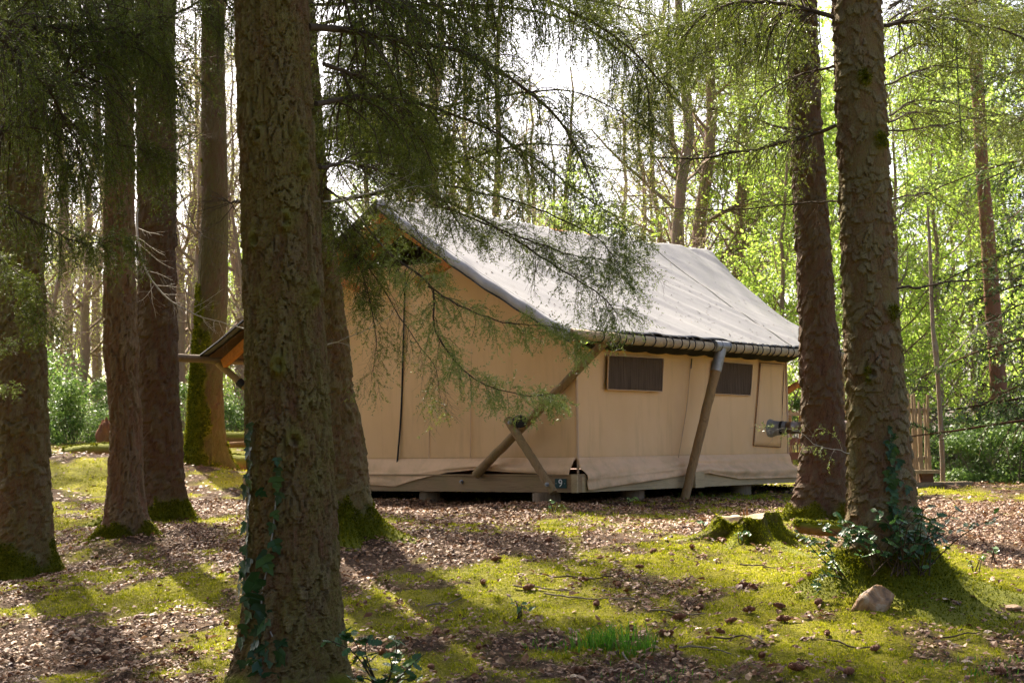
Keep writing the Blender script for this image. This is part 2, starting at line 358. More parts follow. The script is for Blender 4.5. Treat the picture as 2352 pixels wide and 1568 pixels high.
# moss / litter patches: (photo x, y, half width, half depth in photo px, weight)
PATCH = [(1500, 1330, 420, 55, .5), (1950, 1290, 260, 45, .55), (1300, 1400, 260, 38, .4), (2080, 1470, 260, 75, .45), (1000, 1320, 190, 45, .4), (1150, 1420, 200, 30, .35),
         (1250, 1195, 170, 26, .5), (160, 1390, 170, 36, .55), (250, 1282, 110, 20, .45), (190, 1090, 90, 32, .6), (500, 1108, 75, 20, .6), (480, 1312, 70, 26, .4), (1750, 1420, 220, 60, .35),
         (2280, 1345, 110, 28, .4), (2250, 1140, 130, 12, .5), (700, 1480, 140, 60, .2), (850, 1440, 120, 40, .35), (1600, 1480, 300, 60, .3), (480, 1500, 70, 60, .3), (390, 1365, 110, 10, .5), (1720, 1260, 90, 30, .4), (1000, 1545, 100, 20, .35),
         (280, 1480, 240, 70, -.6), (400, 1245, 130, 38, -.5), (480, 1165, 90, 30, -.5), (1050, 1185, 180, 28, -.6), (1430, 1218, 230, 15, -.6), (1130, 1470, 230, 24, -.45), (1180, 1540, 150, 30, -.35), (2260, 1200, 120, 45, -.7), (2320, 1260, 80, 30, -.3),
         (1560, 1365, 150, 14, -.4), (60, 1530, 150, 60, -.5), (180, 1220, 70, 30, -.35), (350, 1340, 150, 14, -.3), (1000, 1240, 120, 12, -.4), (1450, 1540, 130, 25, -.3), (600, 1250, 90, 30, -.3), (1700, 1360, 100, 14, -.3)]
PW = []
for px, py, rx, ry, w in PATCH:
    c = onground(px, py); s = FPX / c[1] / KPX; e = onground(px, max(py - ry, 1020)); b = max(abs(e[1] - c[1]), .35)
    PW.append((c[0], c[1], rx / s, min(b, 4), w))
def mossmask(x, y):
    v = .50 + 1.5 * (fbm(x * .9, y * .7, 21) - .5) + 1.5 * (fbm(x * 4, y * 3, 27, 4) - .5)
    for cx, cyy, a, b, w in PW: v = v + w * np.exp(-((x - cx) / a) ** 2 - ((y - cyy) / b) ** 2)
    return np.clip((v - .36) / .3, 0, 1) * np.clip((fbm(x * 2.3, y * 1.9, 61, 4) - .27) * 8, .2, 1)
def axis_vals(lo, hi, step, far, grow=1.22):
    a = list(np.arange(lo, hi + 1e-6, step)); s = step
    while a[-1] < far[1]: s *= grow; a.append(a[-1] + s)
    s = step
    while a[0] > far[0]: s *= grow; a.insert(0, a[0] - s)
    return np.array(a)
gx = axis_vals(-6.0, 6.0, 0.065, (-700, 700)); gy = axis_vals(9.5, 24, .068, (-200, 900), 1.16)
GX, GY = np.meshgrid(gx, gy, indexing='ij'); GZ = gz(GX, GY)
g = MB().grid(np.stack([GX, GY, GZ], -1)).mesh('ground', M['ground']); setattr_f(g, 'moss', mossmask(GX, GY))
ground = put('ground', g); tag(ground, 'mossy forest floor strewn with brown leaf litter', None, None, 'structure')

# ------------------------------------------------------------------ trunks
TR = {}
def make_trunk(px, Y, bark, n, dz, zfine, seed, ztop=17, roots=(), hm=.35, matn='bark', mossy=0, zg=None, flake=False, knots=()):
    """px: [(y, left, right)] edges in the photograph (2352 wide)"""
    A = np.array([Q((l + r) / 2, y, Y) for y, l, r in px]); rad = np.array([(r - l) / 2 * KPX / FPX * Y for y, l, r in px])
    o = np.argsort(A[:, 2]); A = A[o]; rad = rad[o]
    z0 = zg if zg is not None else gz1(A[0, 0], A[0, 1])
    dirv = np.clip((A[-1] - A[0]) / (A[-1, 2] - A[0, 2]), -.06, .06); top = A[-1].copy(); top[:2] += dirv[:2] * (ztop - top[2]); top[2] = ztop
    A = np.vstack([A, top]); rad = np.append(rad, min(.04, rad[-1] * .4))
    if A[0, 2] > z0 - .35: A = np.vstack([[A[0, 0], A[0, 1], z0 - .35], A]); rad = np.append(rad[0] * 1.03, rad)
    zs = np.r_[np.arange(z0 - .3, zfine, dz), np.arange(zfine, ztop, .4), ztop]
    cx = np.interp(zs, A[:, 2], A[:, 0]); cyy = np.interp(zs, A[:, 2], A[:, 1])
    wob = .02 * (vn(zs * .8, zs * 0, seed) - .5) * np.clip(zs - z0, 0, 1); cx = cx + wob
    rr = np.interp(zs, A[:, 2], rad)
    th = np.arange(n) * 2 * math.pi / n - math.pi; th = th + .5 * np.cos(th); Z, TH = np.meshgrid(zs, th, indexing='ij'); RR = rr[:, None] * np.ones((1, n))
    r_mean = float(np.interp(z0 + 1.5, A[:, 2], rad)); cw, ch, amp, tilt = bark
    nu = max(6, int(round(2 * math.pi * r_mean / cw))); U = TH / (2 * math.pi) * nu; V = Z / ch
    Uw = U + 1.5 * (vn(U * .45, V * .7, seed + 1) - .5) + .22 * (vn(U * 1.7, V * 1.9, seed + 21) - .5)
    Vw = V + 1.6 * (vn(U * .6, V * .5, seed + 2) - .5) + .22 * (vn(U * 1.7, V * 1.7, seed + 22) - .5)
    def plates(u, v, nn, sd, lo, hi):
        a1, a2, i_, d_ = voro(u, v, nn, sd); e_ = np.clip((a2 - a1 - lo) / (hi - lo), 0, 1); return e_ * e_ * (3 - 2 * e_), i_, d_
    edge, ID, DV = plates(Uw, Vw, nu, seed + 3, .05, .12)
    fd = np.clip((zfine - Z) / .6 + 1, .3, 1)
    e2, id2, dv2 = plates(Uw * 2.1 + .7 * (vn(U * 1.7, V * 1.9, seed + 51) - .5), Vw * 1.9, 10 ** 6, seed + 31, .03, .13)
    fine = .16 * (vn(U * 9, V * 15, seed + 6) - .5) + .12 * (vn(U * 19, V * 27, seed + 7) - .5)
    if flake:
        fl_h = np.where(ID > .38, .35 + .9 * ID - 1.7 * np.clip(DV, -.5, .5), .15); disp = amp * (edge * fl_h - .45) + amp * .2 * (e2 * (.5 + .6 * id2 - .9 * dv2) - .5) + amp * fine * .6
    else: disp = amp * (edge * (.72 + 1.1 * (ID - .5)) - .72) - tilt * DV * edge * amp + amp * .34 * (e2 * (.6 + .9 * id2) - .75) + amp * fine * .7
    disp = disp + .014 * (vn(U * .25, Z * .9, seed + 8) - .5); kmo = 0 * Z
    for kx, ky in knots:
        p = Q(kx, ky, Y); c_ = np.interp(p[2], zs, cx); r_k = np.interp(p[2], zs, rr); a_ = -math.pi / 2 + math.asin(np.clip((p[0] - c_) / r_k, -.98, .98))
        da = (TH - a_ + math.pi) % (2 * math.pi) - math.pi; d_ = np.hypot(da * r_k, (Z - p[2]) * .8)
        disp = disp + .024 * np.exp(-((d_ - .035) / .014) ** 2) - .03 * np.exp(-(d_ / .016) ** 2); kmo = kmo + .45 * np.exp(-((d_ - .03) / .035) ** 2)
    hz = np.maximum(Z - z0, -.3)
    fl = np.zeros_like(Z); mo = np.zeros_like(Z)
    for ang, reach, wd_, h in roots:
        da = (TH - math.radians(ang) + math.pi) % (2 * math.pi) - math.pi
        e = np.exp(-np.clip(hz, -.25, 9) / h) * np.exp(-(da / wd_) ** 2); fl = fl + reach * e
        mo = mo + np.exp(-hz / (h * 2.2)) * np.exp(-(da / (wd_ * 1.2)) ** 2)
    nz = fbm(TH * 3, Z * 4, seed + 11, 3)
    moss = np.clip(2.2 * (mo * .9 + np.clip(1 - hz / hm, -1, 1) * .8 - .55 + (nz - .5) * 1.2), 0, 1)
    if mossy:
        da = (TH - math.radians(mossy[1]) + math.pi) % (2 * math.pi) - math.pi
        moss = np.clip(moss + 2.2 * (mossy[0] * np.exp(-(da / 1.1) ** 2) * np.clip(1.15 - hz / 3.2, .1, 1) - .35 + (nz - .5) * 1.1), 0, 1)
    disp = disp + amp * .075 * RNG(seed + 77).normal(size=Z.shape) * (1 - .5 * moss)
    moss = np.clip(moss + kmo * (nz > .42), 0, 1)
    disp = disp * (1 - .6 * moss) + .012 * moss * (fbm(TH * 9, Z * 12, seed + 4, 3)) * 2
    R_ = RR + fl + disp * fd
    G = np.stack([cx[:, None] + R_ * np.cos(TH), cyy[:, None] + R_ * np.sin(TH), Z], -1)
    a, b = Z.shape; i, j = np.meshgrid(np.arange(a - 1), np.arange(b), indexing='ij'); j1 = (j + 1) % b
    Fq = np.stack([i * b + j, i * b + j1, (i + 1) * b + j1, (i + 1) * b + j], -1).reshape(-1, 4)
    org = np.array([np.interp(z0, zs, cx), np.interp(z0, zs, cyy), z0])
    me = MB().add(G.reshape(-1, 3) - org, Fq, ID.ravel()).mesh('trunk', M[matn], n < 50); setattr_f(me, 'moss', moss)
    return me, org, dict(zs=zs, cx=cx, cy=cyy, r=rr, z0=z0, Y=Y)
def add_trunk_tree(key, name, label, px, Y, bark, n, dz, zfine, seed, **kw):
    me, org, info = make_trunk(px, Y, bark, n, dz, zfine, seed, **kw)
    t = thing(name, label, 'tree', org); put('trunk', me, t); TR[key] = (t, org, info); return t
add_trunk_tree('front', 'spruce_tree', 'thick scaly spruce trunk nearest the camera with ivy up its left side',
    [(0, 540, 706), (400, 553, 730), (800, 565, 750), (1200, 570, 772), (1400, 560, 782), (1568, 548, 792)], 10.0, (.046, .15, .021, .25), 210, .0105, 4.55, 11,
    roots=((200, .10, .5, .22), (-30, .12, .5, .22), (-110, .08, .5, .2)), hm=.1, matn='bark', knots=((707, 396), (699, 332), (605, 326), (666, 517), (728, 682), (653, 842), (600, 560), (690, 1010)))
add_trunk_tree('right', 'spruce_tree', 'flaky barked spruce at right with holly and a rock at its foot',
    [(48, 1913, 2025), (571, 1935, 2051), (900, 1948, 2080), (1200, 1946, 2108), (1290, 1945, 2115)], 12.2, (.062, .08, .0125, 1.0), 175, .0128, 5.2, 23,
    roots=((-20, .36, .5, .16), (185, .26, .5, .15), (-80, .2, .6, .16), (-140, .2, .45, .15), (60, .2, .5, .2)), hm=.22, matn='bark2', flake=True, knots=((1975, 190), (2010, 330), (2040, 720), (1990, 860)))
add_trunk_tree('behind', 'spruce_tree', 'spruce half hidden behind the nearest trunk with a mossy foot by the tent',
    [(0, 628, 722), (414, 646, 751), (480, 652, 759), (633, 672, 782), (899, 694, 814), (1000, 700, 834), (1100, 705, 848)], 15.0, (.06, .11, .021, .5), 100, .022, 6.0, 31,
    roots=((-25, .42, .35, .14), (-75, .25, .35, .16), (190, .2, .5, .15), (-125, .18, .35, .14)), hm=.5, matn='bark2')
add_trunk_tree('rightback', 'spruce_tree', 'dark spruce behind the tree stump, in front of the tent end',
    [(143, 1809, 1882), (571, 1831, 1908), (800, 1838, 1925), (1000, 1843, 1940), (1100, 1836, 1946)], 17.2, (.065, .11, .015, .8), 90, .025, 6.6, 47,
    roots=((195, .25, .45, .25), (-60, .16, .35, .22), (-10, .2, .4, .2), (-120, .12, .4, .2)), hm=.15, matn='bark_dark', flake=True)
add_trunk_tree('left', 'spruce_tree', 'grey spruce trunk at the left edge of the picture with mossy foot',
    [(0, -8, 84), (600, -8, 98), (800, -6, 104), (1000, -4, 111), (1200, -6, 119)], 15.5, (.07, .13, .023, .6), 90, .023, 6.2, 53,
    roots=((-15, .2, .4, .2), (-75, .16, .5, .2), (-130, .1, .4, .2)), hm=.35, matn='bark2')
add_trunk_tree('ridged', 'oak_tree', 'slim tree with light brown vertically ridged bark, second from the left edge',
    [(0, 246, 306), (300, 243, 308), (750, 238, 313), (800, 236, 316), (850, 242, 313), (984, 253, 325), (1120, 247, 332), (1185, 244, 340)], 16.8, (.04, .2, .021, .1), 96, .022, 6.5, 61,
    roots=((-30, .22, .35, .16), (200, .12, .4, .12), (-100, .06, .4, .15)), hm=.12, matn='bark_brown')
add_trunk_tree('darkleft', 'spruce_tree', 'dark straight spruce just behind the ridged brown trunk on the left',
    [(50, 312, 401), (700, 316, 406), (1000, 318, 416), (1120, 318, 424)], 19.0, (.07, .14, .023, .5), 76, .028, 7.2, 71,
    roots=((-20, .24, .35, .16), (195, .5, .25, .2), (-90, .12, .5, .2)), hm=.3, matn='bark_dark')
add_trunk_tree('mossy', 'oak_tree', 'tree with a moss covered lower trunk left of the tent eave',
    [(100, 462, 516), (500, 463, 524), (700, 450, 522), (870, 440, 512), (1000, 432, 516), (1080, 425, 520)], 24.6, (.04, .12, .008, .2), 80, .035, 9.2, 83,
    roots=((0, .14, .5, .2), (180, .1, .5, .2)), hm=.5, matn='bark_moss', mossy=(1.35, 222))
add_trunk_tree('farright', 'pine_tree', 'tall reddish trunk standing in the woods at the far right',
    [(143, 2227, 2257), (400, 2243, 2272), (714, 2264, 2300), (1000, 2282, 2322)], 34, (.07, .12, .012, .5), 40, .06, 14, 97, ztop=20, hm=.4, matn='bark_red')
add_trunk_tree('birchy', 'birch_tree', 'thin pale young tree with a kinked stem right of the paling fence',
    [(580, 2133, 2141), (760, 2140, 2150), (800, 2143, 2157), (880, 2150, 2159), (1060, 2159, 2171)], 25.5, (.05, .1, .004, .2), 24, .05, 5.0, 101, ztop=5.3, hm=.05, matn='bark_pale')

def moss_fuzz(me, parent, n, h, w, seed, name='moss', lo=.35, matn='moss_trunk'):
    """short moss shoots standing on the mossy faces of a mesh"""
    nv = len(me.vertices); co = np.empty(nv * 3, np.float32); me.vertices.foreach_get('co', co); co = co.reshape(-1, 3)
    nr = np.empty(nv * 3, np.float32); me.vertex_normals.foreach_get('vector', nr); nr = nr.reshape(-1, 3)
    ms = np.empty(nv, np.float32); me.attributes['moss'].data.foreach_get('value', ms)
    fr = np.where((ms > lo) & (nr[:, 1] < .35))[0]; r = RNG(seed)
    if len(fr) < 20: return
    k = fr[r.integers(0, len(fr), n)]; n_ = unit(nr[k] + r.normal(size=(n, 3)) * .5 + [0, 0, .25]); t = unit(np.cross(n_, r.normal(size=(n, 3))))
    p = co[k] + t * r.uniform(0, .03, (n, 1)) - nr[k] * .003; s_ = unit(np.cross(n_, t)) * (w * r.uniform(.6, 1.4, (n, 1)))
    V = np.stack([p - s_, p + s_, p + n_ * h * r.uniform(.5, 1.4, (n, 1))], 1).reshape(-1, 3)
    o = MB().add(V, np.arange(len(V)).reshape(-1, 3), np.repeat(np.clip(.35 + .25 * r.normal(size=n), 0, 1), 3)).obj(name, M[matn], parent, False); o['kind'] = 'stuff'
for kk, n_, h_, w_ in (('right', 18000, .018, .006), ('behind', 16000, .020, .007), ('mossy', 10000, .03, .013), ('left', 9000, .02, .007), ('ridged', 7000, .02, .007), ('darkleft', 10000, .022, .008), ('rightback', 9000, .02, .007)):
    ch_ = [c for c in TR[kk][0].children if c.name.startswith('trunk')][0]; moss_fuzz(ch_.data, ch_, n_, h_, w_, 17)

# ------------------------------------------------------------------ growing twigs
def grow(PP, rad, n, L, spread, along, grav, nseg, rs, seed, t0=.1, t1=1., fall=.6, g0=0., flat=0., wob=.12, side=None):
    r = RNG(seed); m, s1, _ = PP.shape; pi = np.repeat(np.arange(m), n)
    t = t0 + (t1 - t0) * ((np.tile(np.arange(n), m) + r.random(m * n)) / n)
    f = np.clip(t * (s1 - 1), 0, s1 - 1.001); i = f.astype(int); fr = (f - i)[:, None]
    a = PP[pi, i]; b = PP[pi, i + 1]; pos = a * (1 - fr) + b * fr; tan = unit(b - a)
    rv = r.normal(size=(m * n, 3)); rv[:, 2] *= (1 - flat)
    pp = unit(rv - (rv * tan).sum(1, keepdims=True) * tan)
    d = unit(tan * along + pp * spread + np.array([0, 0, g0]))
    ln = L * (1 - fall * t) * r.uniform(.55, 1.25, m * n)
    C = np.empty((m * n, nseg + 1, 3)); C[:, 0] = pos
    for k in range(nseg):
        C[:, k + 1] = C[:, k] + d * (ln / nseg)[:, None]
        d = unit(d + np.array([0, 0, -grav]) + wob * r.normal(size=d.shape))
    rr = np.asarray(rad)[pi] * (1 - .75 * t) * rs
    return C, np.maximum(rr, .0008)
def needles(mb, C, dens, ln, wd_, seed, hue=.45, hv=.3, t0=0.):
    r = RNG(seed); A = C[:, :-1].reshape(-1, 3); B = C[:, 1:].reshape(-1, 3); k = C.shape[1] - 1
    hb = np.repeat(np.clip(hue + hv * r.normal(size=len(C)), 0, 1), k)
    if t0 > 0:
        kk = np.tile(np.arange(k), len(C)) >= t0 * k; A, B, hb = A[kk], B[kk], hb[kk]
    L = np.linalg.norm(B - A, axis=1); cnt = np.floor(L * dens + r.random(len(L))).astype(int); idx = np.repeat(np.arange(len(L)), cnt)
    if len(idx) == 0: return
    t = r.random(len(idx))[:, None]; pos = A[idx] * (1 - t) + B[idx] * t; tan = unit(B - A)[idx]
    rv = r.normal(size=pos.shape); pp = unit(rv - (rv * tan).sum(1, keepdims=True) * tan)
    l_ = ln * r.uniform(.65, 1.2, (len(idx), 1)); d = unit(tan * .75 + pp); sd = unit(np.cross(d, r.normal(size=d.shape))) * wd_ * .5
    V = np.stack([pos - sd, pos + sd, pos + d * l_], 1).reshape(-1, 3)
    h = np.clip(hb[idx] + .12 * r.normal(size=len(idx)), 0, 1)
    mb.add(V, np.arange(len(V)).reshape(-1, 3), np.repeat(h, 3))
def limb(tree, pts, r0, seed, n2=40, L2=.5, n3=11, L3=.17, grav=.22, dens=108, nl=.023, nw=.006, hue=.46, flat=.45, g0=-.15, bare=.0, matn='needle', t0=.08, fall=.35, stem='twig', name='branch', sub=None):
    """one spruce limb: a bough, drooping side shoots, twigs and needles; part branch > foliage"""
    org = TR[tree][1] if isinstance(tree, str) else tree[1]; par = TR[tree][0] if isinstance(tree, str) else tree[0]
    P0 = catmull([Q(*p) if len(p) == 3 else np.array(p[:3]) for p in pts], 26)
    P0 = P0 + np.cumsum(RNG(seed).normal(size=P0.shape) * .006, 0)
    r0 = r0 * .68; n2 = int(n2 * 1.35)
    mb = MB().tube(P0 - org, np.linspace(r0, r0 * .22, 26), 6)
    m2 = MB(); PP = P0[None]; s = seed * 17
    C2, r2 = grow(PP, np.array([r0]), n2, L2, .9, .55, grav * 1.2, 5, .45, s + 1, t0, 1., fall, g0, flat)
    mb.segs(C2 - org, r2, r2 * .35)
    C3, r3 = grow(C2, r2, n3, L3, .75, .75, grav * .5, 2, .5, s + 2, .12, 1., .35, -.08, .35)
    if bare > 0:
        k2 = RNG(s + 5).random(len(C2)) >= bare; k3 = np.repeat(k2, n3) & (RNG(s + 6).random(len(C3)) >= bare * .5); mb.segs(C3[~k3] - org, r3[~k3], r3[~k3] * .5); C2 = C2[k2]; C3 = C3[k3]
    needles(m2, C2 - org, dens * .8, nl, nw, s + 3, hue, .2, .3); needles(m2, C3 - org, dens, nl, nw, s + 4, hue, .2)
    o = mb.obj(name, M[stem], par)
    if m2.n: m2.obj('foliage', M[matn], o, False)
    return P0
# ---- boughs hanging round the nearest spruce and the one behind it (centre of the picture)
limb('behind', [(745, 468, 15), (900, 436, 14.4), (1050, 376, 13.6), (1200, 335, 13.0), (1340, 330, 12.6)], .032, 1, n2=46, L2=.55, t0=.3)
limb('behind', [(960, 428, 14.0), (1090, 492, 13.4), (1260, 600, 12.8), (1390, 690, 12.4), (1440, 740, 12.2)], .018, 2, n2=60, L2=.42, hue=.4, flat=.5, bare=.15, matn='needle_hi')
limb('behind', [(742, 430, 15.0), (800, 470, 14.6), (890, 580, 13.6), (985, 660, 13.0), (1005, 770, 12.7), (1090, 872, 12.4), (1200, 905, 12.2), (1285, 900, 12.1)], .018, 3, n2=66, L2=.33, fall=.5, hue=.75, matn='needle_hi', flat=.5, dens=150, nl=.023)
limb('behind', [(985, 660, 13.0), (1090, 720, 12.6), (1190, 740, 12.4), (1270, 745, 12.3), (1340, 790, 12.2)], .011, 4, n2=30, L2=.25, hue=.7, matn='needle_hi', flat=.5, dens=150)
limb('behind', [(1000, 470, 13.6), (1180, 530, 13.0), (1340, 575, 12.6), (1510, 598, 12.4)], .014, 5, n2=50, L2=.36, hue=.35, flat=.6, bare=.2, matn='needle_hi')
limb('behind', [(1020, 420, 13.4), (1220, 470, 12.9), (1380, 560, 12.5), (1430, 660, 12.3)], .014, 6, n2=46, L2=.4, hue=.35, bare=.1, matn='needle_hi')
limb('behind', [(748, 455, 15.0), (800, 500, 14.4), (850, 640, 13.8), (880, 760, 13.5), (870, 860, 13.4)], .012, 7, n2=44, L2=.45, bare=.6, hue=.45, grav=.3)
limb('behind', [(748, 470, 15.0), (790, 520, 14.2), (900, 700, 13.6), (990, 830, 13.3), (1010, 930, 13.2)], .011, 8, n2=50, L2=.4, bare=.5, hue=.5, grav=.3)
limb('behind', [(760, 500, 14.4), (800, 560, 14.0), (840, 640, 13.8), (850, 700, 13.7)], .012, 9, n2=22, L2=.35, hue=.4)
limb('front', [(712, 60, 10), (900, 80, 10.6), (1100, 130, 11.4), (1280, 260, 12), (1370, 420, 12.2)], .035, 10, n2=64, L2=.58, hue=.42, grav=.34)
limb('front', [(725, 240, 10), (860, 220, 10.6), (1000, 240, 11.4), (1150, 310, 12), (1260, 420, 12.4)], .028, 11, n2=60, L2=.55, hue=.35, grav=.35)
limb('front', [(735, 385, 10), (800, 372, 10.5), (900, 395, 11.2), (1000, 450, 11.8), (1060, 520, 12)], .02, 12, n2=44, L2=.45, hue=.4, bare=.3)
limb('front', [(740, 150, 10.1), (830, 190, 10.5), (930, 300, 11.0), (980, 400, 11.3)], .02, 13, n2=44, L2=.5, hue=.45)
limb('front', [(700, -120, 10.2), (950, -90, 11), (1200, -20, 12), (1420, 90, 12.6), (1560, 230, 13)], .035, 14, n2=78, L2=.68, hue=.36, grav=.5)
limb('front', [(720, -200, 10.2), (1000, -160, 11), (1300, -120, 12), (1600, -40, 12.8), (1800, 60, 13.2)], .035, 15, n2=80, L2=.66, hue=.36, grav=.42)
limb('front', [(715, -40, 10), (850, -20, 10.3), (1000, 60, 10.8), (1120, 190, 11.2)], .028, 16, n2=60, L2=.6, hue=.35, grav=.4)
limb('behind', [(745, 300, 15), (900, 280, 14.4), (1080, 230, 13.8), (1300, 200, 13.2), (1480, 280, 12.9)], .024, 17, n2=70, L2=.6, hue=.35, grav=.45)
limb('behind', [(720, 60, 15.2), (950, 20, 14.5), (1250, 40, 13.6), (1450, 150, 13), (1500, 330, 12.9)], .026, 18, n2=80, L2=.62, hue=.38, grav=.4)
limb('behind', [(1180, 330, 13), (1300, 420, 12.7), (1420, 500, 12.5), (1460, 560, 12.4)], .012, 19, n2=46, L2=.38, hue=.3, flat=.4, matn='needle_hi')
r_ = RNG(404)
for k in range(12):
    y0 = r_.uniform(-280, 40); d0 = r_.uniform(-1.2, 2.5); x1 = r_.uniform(1150, 1750); dr_ = r_.uniform(60, 260)
    limb('front' if k % 2 else 'behind', [(715, y0, 10.1 if k % 2 else 15), (900, y0 - 10, 11.4 + d0), (.5 * (900 + x1), y0 + dr_ * .3, 12 + d0), (x1, y0 + dr_, 12.6 + d0)], .026, 410 + k, n2=60, L2=.62, hue=.36 + .2 * (k % 3 == 0), grav=.3 + .12 * (k % 2), flat=.45)
for k in range(10):
    y0 = r_.uniform(60, 330); d0 = r_.uniform(-.5, 2.0); x1 = r_.uniform(950, 1250); dr_ = r_.uniform(40, 160)
    limb('behind', [(745, y0, 15), (840, y0 - 10, 13 + d0), (.5 * (840 + x1), y0 + dr_ * .3, 12.6 + d0), (x1, y0 + dr_, 12.4 + d0)], .018, 430 + k, n2=44, L2=.5, hue=.5, grav=.26, flat=.5)
for k in range(9):
    y0 = r_.uniform(-220, 330); d0 = r_.uniform(-1, 2.5); x1 = r_.uniform(230, 470); dr_ = r_.uniform(-60, 160)
    limb('left', [(-90, y0, 11.5 + d0), (60, y0 - 20, 11.6 + d0), (.5 * (60 + x1), y0 + dr_ * .3, 11.8 + d0), (x1, y0 + dr_, 12 + d0)], .022, 450 + k, n2=66, L2=.7, hue=.3, grav=.4)
for k in range(8):
    y0 = r_.uniform(-160, 160); d0 = r_.uniform(-.5, 2.); x1 = r_.uniform(1350, 1600); dr_ = r_.uniform(40, 160)
    limb('rightback', [(1840, y0, 17.2), (1740, y0, 15.5 + d0), (.5 * (1740 + x1), y0 + dr_ * .4, 15 + d0), (x1, y0 + dr_, 14.5 + d0)], .02, 470 + k, n2=50, L2=.6, hue=.45, grav=.34)
for k in range(8):
    y0 = r_.uniform(-160, 380); d0 = r_.uniform(.5, 3.)
    limb('right', [(2040, y0 + 30, 12.3), (2120, y0, 12.6 + d0 * .5), (2250, y0 + 20, 13 + d0), (2400, y0 + 60, 13.4 + d0)], .013, 480 + k, n2=44, L2=.6, hue=.5, bare=.25, grav=.3)
limb('behind', [(755, 470, 14.6), (800, 500, 14.1), (850, 560, 13.9), (880, 620, 13.8)], .012, 490, n2=36, L2=.42, hue=.4)
limb('behind', [(755, 560, 14.6), (790, 570, 14.2), (830, 640, 14.0), (850, 720, 13.9)], .010, 491, n2=24, L2=.35, hue=.35, bare=.2)
limb('behind', [(748, 440, 15.0), (850, 460, 14.4), (920, 500, 14), (960, 570, 13.8), (970, 640, 13.6)], .010, 492, n2=44, L2=.42, hue=.4, bare=.15)
limb('birchy', [(2150, 850, 25.4), (2200, 800, 25.2), (2240, 755, 25), (2300, 735, 25)], .02, 493, n2=10, L2=.6, n3=4, L3=.3, bare=1, stem='twig_pale', t0=.3)
limb('birchy', [(2138, 640, 25.4), (2120, 615, 25.3), (2112, 570, 25.2), (2090, 540, 25)], .016, 494, n2=10, L2=.5, n3=4, L3=.3, bare=1, stem='twig_pale', t0=.3)
for k in range(7):
    y0 = 90 + 45 * k; x1 = 880 + 40 * (k % 4)
    limb('behind', [(742 + k, y0, 15.0), (800, y0 - 12, 14.4), (.5 * (800 + x1), y0 + 15, 14.0), (x1, y0 + 70, 13.7)], .013, 520 + k, n2=40, L2=.42, hue=.5, grav=.22, flat=.55)
# ---- boughs across the upper left corner
limb('left', [(-60, 360, 10.0), (60, 250, 10.6), (220, 140, 11.2), (420, 35, 11.8), (600, -60, 12.2)], .034, 30, n2=96, L2=.75, hue=.28, grav=.4)
limb('left', [(-80, 120, 10.4), (100, 60, 11), (300, 90, 11.6), (420, 180, 12)], .03, 31, n2=90, L2=.8, hue=.25, grav=.45)
limb('left', [(-60, 430, 11.8), (70, 500, 11.6), (170, 550, 11.6), (290, 545, 11.8)], .018, 32, n2=56, L2=.4, hue=.3)
limb('left', [(-80, 240, 11), (120, 280, 11.4), (260, 330, 11.8), (380, 370, 12)], .022, 33, n2=84, L2=.6, hue=.3, grav=.4)
limb('left', [(-80, -40, 10.6), (200, -60, 11.4), (450, -40, 12.2), (560, 60, 12.6)], .03, 34, n2=90, L2=.8, hue=.28, grav=.5)
limb('left', [(-60, 560, 13), (30, 620, 12.8), (90, 700, 12.6), (110, 760, 12.6)], .012, 35, n2=40, L2=.3, hue=.3)
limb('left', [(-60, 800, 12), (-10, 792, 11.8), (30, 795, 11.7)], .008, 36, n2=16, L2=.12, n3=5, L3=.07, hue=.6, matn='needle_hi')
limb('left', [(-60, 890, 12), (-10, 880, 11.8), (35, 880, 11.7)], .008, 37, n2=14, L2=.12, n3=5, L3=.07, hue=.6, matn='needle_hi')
limb('left', [(-100, 30, 9.6), (40, 130, 10), (150, 300, 10.4), (190, 420, 10.6)], .022, 38, n2=84, L2=.6, hue=.25, grav=.4)
# ---- boughs between the two right hand spruces, reaching left
limb('right', [(1922, 286, 12.2), (1820, 318, 12.4), (1680, 345, 12.8), (1520, 352, 13.2), (1400, 310, 13.4)], .022, 40, n2=52, L2=.5, hue=.42, bare=.35, grav=.35)
limb('right', [(1930, 462, 12.3), (1800, 470, 12.8), (1650, 480, 13.3), (1500, 470, 13.8), (1400, 455, 14)], .013, 41, n2=40, L2=.35, hue=.45, bare=.5)
limb('rightback', [(1815, 85, 17.2), (1700, 62, 16.4), (1550, 60, 15.6), (1420, 110, 15)], .03, 42, n2=60, L2=.75, hue=.35, grav=.45)
limb('rightback', [(1820, 300, 17.2), (1720, 270, 16.6), (1600, 240, 16), (1480, 250, 15.6)], .018, 43, n2=50, L2=.6, hue=.45, bare=.3, grav=.4)
limb('rightback', [(1815, -20, 17.2), (1650, -40, 16), (1450, -10, 15), (1300, 60, 14.6)], .03, 44, n2=70, L2=.68, hue=.4, grav=.4)
limb('right', [(1915, 40, 12.2), (1780, 0, 12.4), (1650, 10, 12.8), (1550, 80, 13)], .03, 45, n2=60, L2=.7, hue=.35, grav=.4)
limb('right', [(1915, 150, 12.2), (1830, 170, 12.6), (1740, 230, 13), (1700, 320, 13.2)], .016, 46, n2=44, L2=.5, hue=.45, bare=.2)
